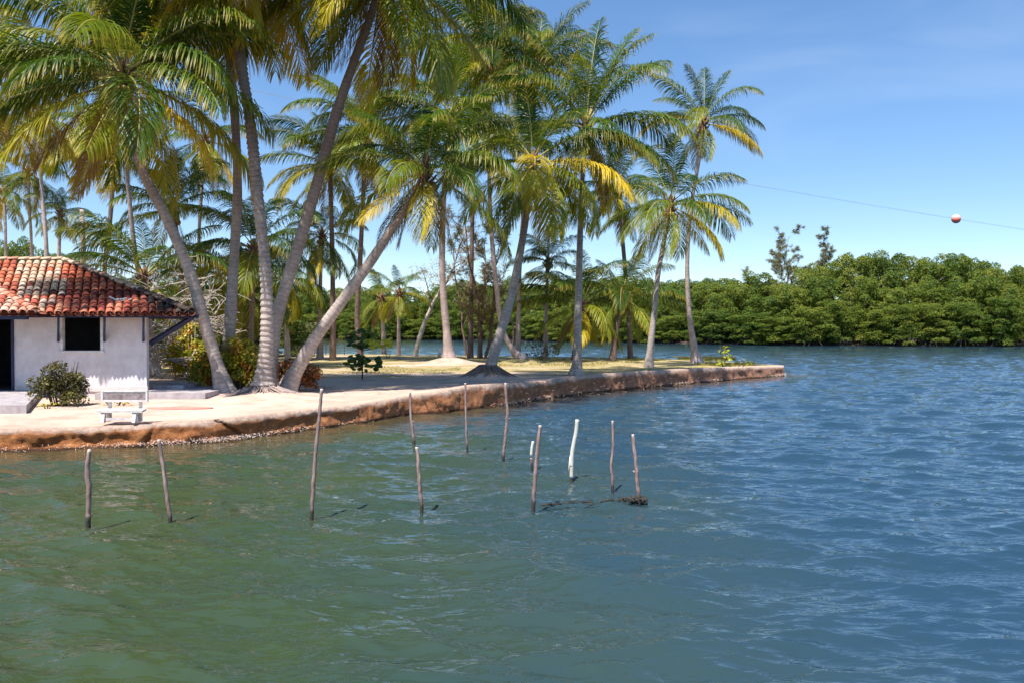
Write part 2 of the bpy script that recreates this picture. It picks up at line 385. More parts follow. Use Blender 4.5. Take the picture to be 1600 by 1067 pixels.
MOUNDS = []                                           # x, y, height, radius
def ground_h(x, y):
    z = 0.5 + 0.02 * vnoise(np.asarray(x) * 0.5, np.asarray(y) * 0.5, 2)
    for mx, my, mh, mr in MOUNDS:
        z = z + mh * np.exp(-((x - mx) ** 2 + (y - my) ** 2) / (mr * mr))
    return z

# ------------------------------------------------------------------ palms: the list (photo pixels: trunk path x, y, width)
# name of label, path, frond length (m), fronds, material, options
NEARM, PALEM, DARKM = 'trunk_near', 'trunk_pale', 'trunk_dark'
PALMS = [
 dict(l='leaning coconut palm beside the house, arching left over the red tiled roof', p=[(352,614,44),(338,565,31),(318,500,28),(298,430,27),(262,345,25),(226,275,22),(205,215,17),(194,165,13),(192,128,12)],
      L=4.7, n=30, m=NEARM, seed=1, ring=.13, ramp=.05, fr=[(195,22,60,5.4),(180,30,75,4.8),(205,8,50,5.2),(188,52,70,4.6),(350,28,75,4.8),(5,8,60,4.8),(335,5,60,4.4),(215,-10,35,4.6),(150,20,60,4.6),(20,45,85,4.6)]),
 dict(l='straight coconut palm just right of the leaning house palm, brown ringed towards the top', p=[(362,610,34),(356,560,28),(360,500,28),(366,400,24),(371,300,22),(368,200,21),(360,110,20),(350,20,19),(345,-60,18),(342,-105,18)],
      L=5.0, n=30, m=NEARM, seed=2, Y=27.2, ring=.12, ramp=.06, low=1),
 dict(l='thickest coconut palm with deeply ringed bulging base on a root mound by the water', p=[(411,617,52),(412,585,40),(416,540,33),(417,470,29),(413,400,28),(402,300,27),(392,200,27),(377,100,26),(366,0,25),(358,-90,22),(355,-120,20)],
      L=5.2, n=28, m=NEARM, seed=3, Y=24.8, ring=.17, ramp=.24, low=1, flare=1.15),
 dict(l='coconut palm leaning right from behind the thick ringed trunk, crown at the top edge', p=[(425,605,36),(424,560,32),(432,500,32),(452,430,30),(480,340,28),(503,260,27),(525,180,25),(552,100,22),(578,30,19),(592,-20,17),(600,-50,16)],
      L=4.9, n=30, m=NEARM, seed=4, Y=26.6, ring=.12, ramp=.03, low=1, fr=[(325,5,70,4.8),(340,20,85,4.8),(210,5,60,4.6),(190,-15,50,4.4),(350,-8,50,4.6),(230,-30,40,4.2)]),
 dict(l='coconut palm leaning sharply right at the foot of the thick ringed palm', p=[(447,612,40),(462,580,36),(492,530,30),(535,470,27),(575,415,25),(605,370,22),(632,330,17),(652,298,15),(664,275,14)],
      L=3.3, n=20, m=NEARM, seed=5, Y=25.8, ring=.12, ramp=.03, dry=2),
 dict(l='coconut palm with slim pinkish trunk and wide yellow green crown, middle of the grove', p=[(702,562,28),(698,520,19),(692,450,16),(691,380,15),(694,300,13),(702,230,12),(706,188,11)],
      L=5.2, n=26, m=PALEM, seed=6, Y=47, mound=(.38,1.3), fr=[(2,34,95,6.4),(180,12,45,6.4),(200,48,110,5.6),(215,25,75,5.6),(330,-5,55,6.2),(320,-25,50,6.0),(250,-20,60,5.6),(345,5,70,6.2),(290,-35,35,5.2)]),
 dict(l='thick coconut palm leaning right on a dark mound at the water edge in the middle', p=[(763,592,34),(770,560,27),(782,520,26),(797,470,22),(808,420,20),(818,365,18),(826,310,15),(833,262,13)],
      L=4.3, n=25, m=NEARM, seed=7, mound=(.48,1.0), mr=1, fr=[(335,0,60,4.6),(250,-20,40,4.4),(345,35,95,4.6),(200,10,60,4.4),(290,-30,40,4.2)]),
 dict(l='upright grey palm trunk on the shore right of the dark mound, tall wind blown crown', p=[(900,584,32),(902,560,23),(903,500,19),(905,420,17),(907,350,14),(910,280,12),(915,205,11)],
      L=4.2, n=26, m=NEARM, seed=8, fr=[(15,72,35,4.8),(10,60,30,4.5),(0,52,45,4.4),(2,18,70,4.8),(345,-5,45,4.4),(40,80,20,4.4),(170,75,25,4.4)]),
 dict(l='slanting palm with twisted grey trunk, second from the tip of the spit', p=[(1014,572,21),(1016,545,16),(1022,490,14),(1028,430,12),(1038,375,11),(1048,325,10)],
      L=4.0, n=25, m=NEARM, seed=9, fr=[(0,22,60,4.2),(350,2,50,4.2),(340,-25,35,3.8),(330,0,60,4.2)]),
 dict(l='palm standing alone at the right end of the grove, nearest the tip', p=[(1089,565,27),(1085,545,18),(1078,500,13),(1074,440,11),(1075,380,10),(1082,310,9),(1092,250,9),(1099,196,9)],
      L=3.7, n=24, m=PALEM, seed=10, fr=[(5,22,60,3.7),(2,5,70,3.6),(345,-15,50,3.8),(175,25,50,3.5),(160,55,60,3.2),(10,75,20,3.2),(60,80,15,3.2),(170,78,25,3.2)]),
 dict(l='short brown palm with low drooping fronds between the grey shore palm and the twisted palm', p=[(957,562,16),(961,530,12),(966,500,11),(973,466,11)],
      L=3.6, n=18, m=DARKM, seed=11, fr=[(0,20,70,4.4),(5,5,55,4.2),(180,30,80,3.4)]),
 dict(l='low young palm with a full fountain crown just behind the upright grey shore palm', p=[(898,561,14),(902,520,12),(908,482,12)],
      L=4.2, n=22, m=DARKM, seed=12, fr=[(180,35,70,4.8),(185,15,60,4.6),(190,55,85,4.4),(0,30,60,4.0)]),
 dict(l='small palm with straight thin pale trunk behind the fountain crowned young palm', p=[(852,558,12),(853,500,9),(855,440,8),(856,415,8)], L=2.9, n=18, m=PALEM, seed=13, up=1),
 dict(l='palm with short trunk behind the slanting trunks, fronds reaching the far water', p=[(565,552,15),(558,500,12),(561,440,12),(566,340,11),(570,250,10),(572,205,10)], L=4.9, n=26, m=DARKM, seed=14, Y=50),
 dict(l='palm half hidden behind the right leaning trunk, feathery crown on its left', p=[(520,552,14),(520,450,12),(518,350,11),(515,262,11)], L=4.6, n=24, m=DARKM, seed=15, Y=52, fr=[(180,25,50,4.6),(185,45,70,4.4),(175,8,60,4.4)]),
 dict(l='lower palm with hanging yellow fronds seen between the two slanting trunks', p=[(500,548,15),(500,490,11),(501,430,9),(503,372,9)], L=3.8, n=20, m=PALEM, seed=16, Y=54, low=1),
 dict(l='small bushy palm with crown beside the thick ringed trunk, left of it', p=[(392,552,14),(393,500,12),(395,440,12),(396,395,11)], L=4.0, n=22, m=DARKM, seed=17, Y=42),
 dict(l='small straight palm with thin white trunk and sparse crown over the far water', p=[(623,549,9),(623,500,7),(624,462,7)], L=2.6, n=12, m=PALEM, seed=18, Y=62),
 dict(l='tall palm with smooth white trunk joining the foot of the thick leaning palm, high crown', p=[(818,564,26),(800,545,13),(784,510,12),(776,450,12),(769,380,11),(765,300,10),(764,200,10),(768,100,10)],
      L=4.8, n=26, m=PALEM, seed=19, Y=49, mound=(.25,1.3), fr=[(200,-5,45,4.8),(330,10,80,5)]),
 dict(l='tall straight palm with whitewashed foot behind the leaning middle palm, topmost crown', p=[(809,556,13),(810,500,11),(812,420,11),(818,330,10),(828,220,10),(840,115,10)],
      L=4.9, n=28, m=PALEM, seed=20, Y=52, up=1, fr=[(0,70,40,5),(180,70,40,5),(20,50,60,5),(350,40,70,5)]),
 dict(l='palm with hidden trunk filling the crown gap between middle crowns and top edge', p=[(735,556,13),(736,480,11),(738,350,10),(742,200,9),(745,60,9)], L=5.0, n=26, m=DARKM, seed=21, Y=57),
 dict(l='palm trunk behind the grey shore palm carrying a crown over the slanting twisted palm', p=[(985,560,12),(982,500,10),(975,400,10),(968,330,9),(965,300,9)], L=4.3, n=22, m=DARKM, seed=22, Y=54),
 # behind the house
 dict(l='palm trunk rising behind the right slope of the tiled roof, lost in fronds', p=[(160,470,14),(163,430,12),(168,380,12),(174,320,11),(178,260,10),(176,205,10)], L=4.4, n=22, m=PALEM, seed=23, Y=42),
 dict(l='pale palm rising behind the roof end with swollen foot past the house corner', p=[(240,562,30),(236,530,22),(228,480,15),(217,430,12),(208,370,10.5),(202,310,10),(198,262,9.5),(196,160,9),(202,50,9),(208,-20,9)], L=4.9, n=32, m=PALEM, seed=24, Y=38, dry=2, low=1),
 dict(l='thin palm above the dead white branches, its small crown hanging right of the leaning trunk', p=[(314,520,10),(312,440,9),(311,370,8),(315,300,8),(320,222,7)], L=4.0, n=16, m=PALEM, seed=25, Y=48, low=1),
 dict(l='palm with tall upright fronds seen between the leaning trunk and the brown ringed trunk', p=[(288,520,14),(284,440,12),(278,380,12),(270,332,12)], L=3.8, n=22, m=DARKM, seed=26, Y=44, up=1),
 dict(l='low broad palm with yellow green fronds right behind the tiled roof', p=[(232,540,16),(230,490,14),(226,440,14)], L=3.9, n=24, m=DARKM, seed=27, Y=38, fr=[(180,35,60,4.2),(175,20,55,4.2),(190,55,70,4.2),(185,70,70,4)]),
 dict(l='small clear cut palm standing free above the roof ridge', p=[(90,430,11),(92,400,9),(93,370,8),(94,336,7)], L=2.6, n=19, m=PALEM, seed=28, Y=60, ),
 dict(l='palm with straight pale trunk over the roof ridge, second from the left edge', p=[(52,430,9),(49,380,7),(46,330,7),(44,272,6)], L=3.6, n=16, m=PALEM, seed=29, Y=62, low=1, dry=1),
 dict(l='tall palm behind the small free standing one, its crown under the big gold fronds', p=[(76,430,12),(72,380,10),(66,310,9),(63,250,8),(64,196,8)], L=3.6, n=18, m=PALEM, seed=30, Y=58, low=1),
 dict(l='palm at the left edge of the picture with hanging fronds above the tiles', p=[(12,430,8),(9,390,7),(8,345,7),(6,305,7)], L=3.4, n=17, m=PALEM, seed=31, Y=60, low=1),
 dict(l='palm outside the left edge whose fronds reach in at the top left corner', p=[(-70,640,40),(-72,500,28),(-60,350,25),(-40,200,20),(-28,120,18)], L=4.6, n=22, m=NEARM, seed=32, Y=30),
 dict(l='low yellow palm behind the brown ringed trunk above the croton hedge', p=[(369,560,12),(368,500,12),(368,455,12)], L=3.9, n=24, m=PALEM, seed=34, Y=44),
 dict(l='low palm with broad fronds left of the croton hedge, under the dead branches', p=[(300,560,12),(299,500,12),(298,468,12)], L=3.4, n=22, m=DARKM, seed=35, Y=48),
 dict(l='low palm filling the gap right of the thick ringed trunk', p=[(450,556,12),(447,500,12),(446,440,12)], L=3.6, n=24, m=PALEM, seed=36, Y=52),
 dict(l='far low palm between the right leaning trunk and the slim pinkish palm', p=[(600,553,10),(598,500,9),(596,470,9)], L=3.2, n=16, m=PALEM, seed=37, Y=66),
]
for q in PALMS:
    x0, y0, _ = q['p'][0]
    if 'Y' not in q: q['Y'] = gnd(x0, y0, 0.55).y
    b = at(x0, y0, q['Y']); q['b'] = b
    if 'mound' in q: MOUNDS.append((b.x, b.y, q['mound'][0], q['mound'][1]))
MOUNDS.append((gnd(411, 622, .5).x, gnd(411, 622, .5).y + .4, 0.16, 1.1))
MOUNDS.append((gnd(352, 616, .5).x, gnd(352, 616, .5).y, 0.06, 1.0))

# ------------------------------------------------------------------ ground of the spit
NU, NV = 420, 110
fu, fh = resample(fr_xy, NU, fr_h)
bu = resample(bk_xy, NU)
tt = np.linspace(0, 1, NV) ** 1.7
G = fu[:, None, :] * (1 - tt)[None, :, None] + bu[:, None, :] * tt[None, :, None]
nrm = bu - fu; wid = np.hypot(nrm[:, 0], nrm[:, 1])
inset = np.minimum(0.28, wid * 0.3)                    # the crest stands back from the water line
G = (fu + nrm / wid[:, None] * inset[:, None])[:, None, :] * (1 - tt)[None, :, None] + (bu - nrm / wid[:, None] * inset[:, None] * .8)[:, None, :] * tt[None, :, None]
dist = (tt[None, :] * wid[:, None])
gz = ground_h(G[:, :, 0], G[:, :, 1])
k = np.clip(dist / 3.0, 0, 1); k = k * k * (3 - 2 * k)
gz = fh[:, None] * (1 - k) + gz * k
gz[:, -1] -= 0.05
edge = np.clip(1 - dist / 1.6, 0, 1)
grs = np.clip((G[:, :, 1] - 27) / 12, 0, 1) * np.clip(dist / 3, 0, 1)
grs = grs + 0.35 * np.clip((G[:, :, 0] - 4) / 8, 0, 1) * np.clip(dist / 2.0, 0, 1)
idx = np.arange(NU * NV).reshape(NU, NV)
Q = np.stack([idx[:-1, :-1], idx[1:, :-1], idx[1:, 1:], idx[:-1, 1:]], -1).reshape(-1, 4)
gme = np_mesh('ground', np.dstack([G, gz]).reshape(-1, 3), Q, [M['ground']], {'grass': grs.ravel(), 'edge': edge.ravel()}, True)
tag(link('ground', gme), 'pale sand and dry grass of the palm spit', kind='structure')

# bank all round: rounded crest, tan upper half, raw red lower half
inner = np.vstack([G[:, 0], G[::-1, -1]]); innh = np.r_[gz[:, 0], gz[::-1, -1]]
outer = np.vstack([fu, bu[::-1]])
NP = 2600
def rs2(P, n):
    seg = np.hypot(*np.diff(outer, axis=0).T); s = np.r_[0, np.cumsum(seg)]
    # finer where the camera is near
    w = 1.0 / np.clip(np.hypot(outer[:, 0], outer[:, 1]), 12, 90); cw = np.r_[0, np.cumsum((w[1:] + w[:-1]) / 2 * seg)]
    t = np.linspace(0, cw[-1], n); return [np.interp(t, cw, c) for c in P]
ix, iy, ih, ox, oy = rs2([inner[:, 0], inner[:, 1], innh, outer[:, 0], outer[:, 1]], NP)
prof = [(0.0, 1.0, 0), (0.2, 1.01, 0), (0.45, 0.995, .1), (0.64, 0.95, .3), (0.76, 0.86, .6), (0.82, 0.74, .9), (0.83, 0.62, 1), (0.81, 0.50, 1.2), (0.83, 0.38, 1.3), (0.86, 0.26, 1.3), (0.91, 0.15, 1.2), (0.98, 0.05, 1), (1.1, -0.08, .6), (1.5, -0.8, .2)]
BV = np.zeros((NP, len(prof), 3)); BA = np.zeros((NP, len(prof)))
dx, dy = ox - ix, oy - iy
CR = gnd(357, 690); CR2 = gnd(233, 697)
for j, (o, h, a) in enumerate(prof):
    s = np.cumsum(np.r_[0, np.hypot(np.diff(ox), np.diff(oy))])
    d = a * (0.055 * vnoise(s * 1.9, h * 5.0, 1) + 0.035 * vnoise(s * 6.1, h * 9.0, 5) + .02 * vnoise(s * 17, h * 15, 3))
    crack = np.exp(-(((ox - CR.x) - (h - .5) * -0.55) / 0.04) ** 2) * (oy < 25) * 0.16 * (a > 0)
    crack2 = np.exp(-(((ox - CR2.x) - (h - .5) * 0.25) / 0.035) ** 2) * (oy < 25) * 0.08 * (a > 0)
    if a > 0:
        d = d + a * np.array([0.065 * noise.fractal((p_ * 1.7, q_ * 1.7, h * 1.6), 0.8, 2.1, 5) for p_, q_ in zip(ox, oy)])
    n_ = np.hypot(dx, dy) + 1e-6
    BV[:, j, 0] = ix + dx * o + dx / n_ * (d - crack - crack2); BV[:, j, 1] = iy + dy * o + dy / n_ * (d - crack - crack2)
    BV[:, j, 2] = ih * h + (0.012 * vnoise(s * 5, h * 3, 8) + 0.012 * vnoise(s * 13, h, 4) if 0 < a < .9 else 0) - (crack * .4 if a < .6 else 0); BA[:, j] = h
BV[:, 0, 2] = ih - 0.004
ii = np.arange(NP * len(prof)).reshape(NP, -1)
BQ = np.stack([ii[:-1, :-1], ii[:-1, 1:], ii[1:, 1:], ii[1:, :-1]], -1).reshape(-1, 4)
bo = link('shore_bank', np_mesh('shore_bank', BV.reshape(-1, 3), BQ, [M['bank']], {'t': BA.ravel()}, True))
tag(bo, 'eroded red earth bank with tan crest round the spit', kind='structure')

# oyster shells and grit at the water line: nobody could count them
rng = np.random.default_rng(5)
sel = np.where((oy < 75) & (np.arange(NP) < NP * .62) & (ox > -16))[0]
NS = 7000
c = rng.choice(sel, NS, p=(lambda w: w / w.sum())(1 / np.hypot(ox[sel], oy[sel])))
fo = rng.normal(0.96, 0.035, NS); n_ = np.hypot(dx, dy)[c]
px_ = ix[c] + dx[c] * fo + rng.normal(0, .05, NS); py_ = iy[c] + dy[c] * fo - rng.uniform(0.0, .1, NS)
pz_ = np.clip(0.02 + (1.0 - fo) * 0.9, 0.0, 0.11) + rng.uniform(0, .02, NS)
keep = vnoise(s[c] * 0.55, 0, 2) > 0.05 + rng.uniform(-.35, .35, NS)
px_, py_, pz_ = px_[keep], py_[keep], pz_[keep]; NS = len(px_)
r = rng.uniform(.005, .013, NS) * (1 + 0.015 * py_)
tet = np.array([(1, 0, -.4), (-.5, .8, -.4), (-.5, -.8, -.3), (0.1, 0, .7)])
ang = rng.uniform(0, 6.28, NS)
V = tet[None] * r[:, None, None]
V = np.stack([V[..., 0] * np.cos(ang)[:, None] - V[..., 1] * np.sin(ang)[:, None], V[..., 0] * np.sin(ang)[:, None] + V[..., 1] * np.cos(ang)[:, None], V[..., 2]], -1)
V += np.stack([px_, py_, pz_], -1)[:, None]
T = (np.array([(0, 1, 3), (1, 2, 3), (2, 0, 3)])[None] + (np.arange(NS) * 4)[:, None, None]).reshape(-1, 3)
tag(link('oyster_shells', np_mesh('oyster_shells', V.reshape(-1, 3), T, [M['shell']])), 'white oyster shells and grit along the foot of the red bank', 'shells', kind='stuff')

# ------------------------------------------------------------------ water: one wind-rippled sheet out to the horizon
NR, NC = 900, 680
yy = 4.0 * (330 / 4.0) ** (np.linspace(0, 1, NR)); xs = np.linspace(-1, 1, NC)
Y = np.repeat(yy[:, None], NC, 1); X = xs[None] * (0.72 * yy[:, None] + 3)
step = np.gradient(yy)[:, None]
wr = np.random.default_rng(11); Z = np.zeros_like(X); DX = np.zeros_like(X); DY = np.zeros_like(X)
for i in range(150):
    lam = 0.14 * (2.4 / 0.14) ** wr.random()
    th = math.radians(-103) + wr.normal(0, 0.44)
    kx, ky = math.cos(th) * 2 * math.pi / lam, math.sin(th) * 2 * math.pi / lam
    amp = 0.0058 * lam ** 0.84 * wr.uniform(.4, 1.3) * (0.8 if lam > 1.5 else 1)
    fade = np.clip((lam / step - 2.0) / 1.5, 0, 1)
    ph = kx * X + ky * Y + wr.uniform(0, 6.28)
    gust = 0.75 + 0.35 * np.sin(0.21 * X + 0.13 * Y + i) * np.sin(0.09 * Y - .17 * X + 2 * i)
    Z += amp * fade * gust * np.cos(ph); q_ = 1.05 * amp * fade * gust * np.sin(ph)
    DX -= q_ * math.cos(th); DY -= q_ * math.sin(th)
Z = Z - 0.01
# calmer and browner close to the bank
shp = np.stack([X[::4, ::4].ravel(), Y[::4, ::4].ravel()], -1)
fl, _ = resample(fr_xy, 300, fr_h)
dm = np.full(len(shp), 1e9)
for a0 in range(0, 300, 20):
    dm = np.minimum(dm, np.min(np.hypot(shp[:, None, 0] - fl[None, a0:a0 + 20, 0], shp[:, None, 1] - fl[None, a0:a0 + 20, 1]), 1))
dm = dm.reshape(X[::4, ::4].shape); dm = np.repeat(np.repeat(dm, 4, 0), 4, 1)[:NR, :NC]
shal = np.clip(1 - dm / (2.2 + 0.4 * vnoise(X * .6, Y * .6)), 0, 1) ** 1.3 * 0.9
calm = np.clip(dm / 3.0, 0.35, 1)
Z *= calm; X = X + DX * calm; Y = Y + DY * calm
ii = np.arange(NR * NC).reshape(NR, NC)
WQ = np.stack([ii[:-1, :-1], ii[:-1, 1:], ii[1:, 1:], ii[1:, :-1]], -1).reshape(-1, 4)
WV = np.dstack([X, Y, Z]).reshape(-1, 3)
far = np.array([(-3000, -300, -.06), (3000, -300, -.06), (3000, 4000, -.06), (-3000, 4000, -.06)])
WQ = np.vstack([WQ, [[len(WV), len(WV) + 1, len(WV) + 2, len(WV) + 3]]]); WV = np.vstack([WV, far])
wo = link('water', np_mesh('water', WV, WQ, [M['water']], {'shallow': np.r_[shal.ravel(), 0, 0, 0, 0]}, True))
tag(wo, 'choppy green and blue lagoon water', kind='structure')

# ------------------------------------------------------------------ palm fronds
def unit(a): return a / (np.linalg.norm(a, axis=-1, keepdims=True) + 1e-9)
WIND = np.array([-0.10, 0.0, 0.0])
def frond_mesh(name, e0, bend, az, seed, dry=False, n=98):
    """one pinnate leaf 4.5 m long, base at the origin, in world orientation"""
    r = np.random.default_rng(seed); L = 4.5
    m_ = 22; s = np.linspace(0, 1, m_)
    el = np.radians(e0 - bend * (.25 * s + .75 * s ** 2.0))
    azr = math.radians(az) + np.radians(r.uniform(-14, 14)) * s ** 2
    ds = L / (m_ - 1)
    T = np.stack([np.cos(el) * np.cos(azr), np.cos(el) * np.sin(azr), np.sin(el)], -1)
    T = unit(T + WIND * s[:, None] ** 1.5 * 1.2)
    P = np.vstack([[0, 0, 0], np.cumsum((T[:-1] + T[1:]) / 2 * ds, 0)])
    roll = r.uniform(-.5, .5) * 1.3
    mb = MB(); mb.tube([tuple(p) for p in P], list(0.032 * (1 - s) ** 0.8 + 0.006), 5, 1, False)
    V0 = np.array(mb.v); F0 = mb.f
    up0 = np.array([0, 0, 1.0])
    Vs, As, Qs = [], [], []; base = 0
    for sd in (-1, 1):
        t = np.linspace(0.13, 0.995, n) + r.normal(0, .003, n); t = np.clip(t, .12, 1)
        B = np.stack([np.interp(t, s, P[:, k]) for k in range(3)], -1)
        TT = unit(np.stack([np.interp(t, s, T[:, k]) for k in range(3)], -1))
        side = unit(np.cross(TT, up0)) ; side = np.where(np.linalg.norm(side, axis=1, keepdims=True) < .1, np.array([[-math.sin(math.radians(az)), math.cos(math.radians(az)), 0]]), side)
        nn = np.cross(side, TT)
        ro = roll * t
        sdv = side * np.cos(ro)[:, None] + nn * np.sin(ro)[:, None]; nn2 = np.cross(sdv, TT)
        fwd = 0.45 + 0.9 * t ** 2
        d0 = unit(sdv * sd * 0.85 + TT * fwd[:, None] + nn2 * 0.22 + r.normal(0, .12, (n, 3)))
        ln = L * (0.06 + 0.245 * np.sin(np.pi * np.clip((t - .08) / 1.02, 0, 1)) ** 0.62) * (1 - 0.45 * t ** 4) * r.uniform(.88, 1.1, n)
        g = np.array([0, 0, -1.0]) + WIND * 2.0
        dr = (r.uniform(.75, 1.15) * (1.35 if dry else 1.0) * (0.7 + .5 * (1 - max(0, e0) / 90))) * r.uniform(.75, 1.3, n)[:, None]
        d1 = unit(d0 + g * .50 * dr); d2 = unit(d0 + g * 1.2 * dr); d3 = unit(d0 * .8 + g * 2.1 * dr)
        p0 = B; p1 = p0 + d0 * ln[:, None] * .22; p2 = p1 + d1 * ln[:, None] * .30; p3 = p2 + d2 * ln[:, None] * .28; p4 = p3 + d3 * ln[:, None] * .20
        w = 0.0165 * (0.75 + .4 * np.sin(np.pi * t)) * (0.7 if dry else 1)
        wv = unit(TT - d1 * np.sum(TT * d1, 1, keepdims=True)); wv = unit(wv + r.normal(0, .22, (n, 3)) + nn2 * sd * .15)
        ring = []
        for pp, ww, a in ((p0, .45, 0), (p1, 1.0, .25), (p2, 1.0, .5), (p3, .75, .8), (p4, .12, 1.0)):
            ring += [pp - wv * (w * ww)[:, None], pp + wv * (w * ww)[:, None]]; As += [None]
        R_ = np.stack(ring, 1)                                    # n x 10 x 3
        A_ = np.repeat(np.array([0, 0, .25, .25, .5, .5, .8, .8, 1, 1.0])[None], n, 0) * (.75 + .35 * t[:, None])
        q = np.array([(0, 1, 3, 2), (2, 3, 5, 4), (4, 5, 7, 6), (6, 7, 9, 8)])
        Qs.append((q[None] + (np.arange(n) * 10)[:, None, None] + base).reshape(-1, 4)); base += n * 10
        Vs.append((R_.reshape(-1, 3), A_.ravel()))
    LV = np.vstack([v for v, _ in Vs]); LA = np.concatenate([a for _, a in Vs]); LQ = np.vstack(Qs)
    V = np.vstack([LV, V0]); A = np.r_[LA, np.zeros(len(V0))]
    Qa = np.vstack([LQ, np.array(F0) + len(LV)])
    mi = np.r_[np.zeros(len(LQ)), np.ones(len(F0))]
    return np_mesh(name, V, Qa, [M['leaflet_dry'] if dry else M['leaflet'], M['rachis']], {'t': A}, False, mi)

LIB = {}
AZN = 12
def frond_lib(az, e0, bend, dry=False):
    a = int(round(az / (360 / AZN))) % AZN; e = int(round((e0 + 60) / 16)); b = int(round(bend / 22)); 
    key = (a, e, b, dry)
    if key not in LIB:
        LIB[key] = frond_mesh('frond', e * 16 - 60, b * 22, a * 360 / AZN, (a * 131 + (e + 9) * 17 + b * 7 + dry * 3 + 500), dry)
    return LIB[key], math.radians(((az - a * 360 / AZN + 180) % 360) - 180)

def nut_mesh():
    mb = MB(); n = 7; rows = []
    for i in range(5):
        ph = math.pi * i / 4; rr = 0.115 * math.sin(ph) + 0.002; z = -0.15 * math.cos(ph)
        rows.append([(rr * math.cos(2 * math.pi * k / n), rr * math.sin(2 * math.pi * k / n), z) for k in range(n)])
    vs = [v for r_ in rows for v in r_]; fs = [(i * n + k, i * n + (k + 1) % n, (i + 1) * n + (k + 1) % n, (i + 1) * n + k) for i in range(4) for k in range(n)]
    mb.add(vs, fs); return mb.mesh('coconut', M['coconut'], True)
NUT = nut_mesh()

def spline(P, R, step):
    """Catmull-Rom through the points, radii interpolated, even spacing"""
    n = len(P); out, ro = [], []
    for i in range(n - 1):
        a, b, c_, d = P[max(i - 1, 0)], P[i], P[i + 1], P[min(i + 2, n - 1)]
        k = max(2, int((c_ - b).length / step))
        for j in range(k):
            t = j / k
            out.append(0.5 * ((2 * b) + (c_ - a) * t + (2 * a - 5 * b + 4 * c_ - d) * t * t + (3 * b - a - 3 * c_ + d) * t ** 3))
            ro.append(R[i] + (R[i + 1] - R[i]) * t)
    out.append(P[-1]); ro.append(R[-1]); return out, ro

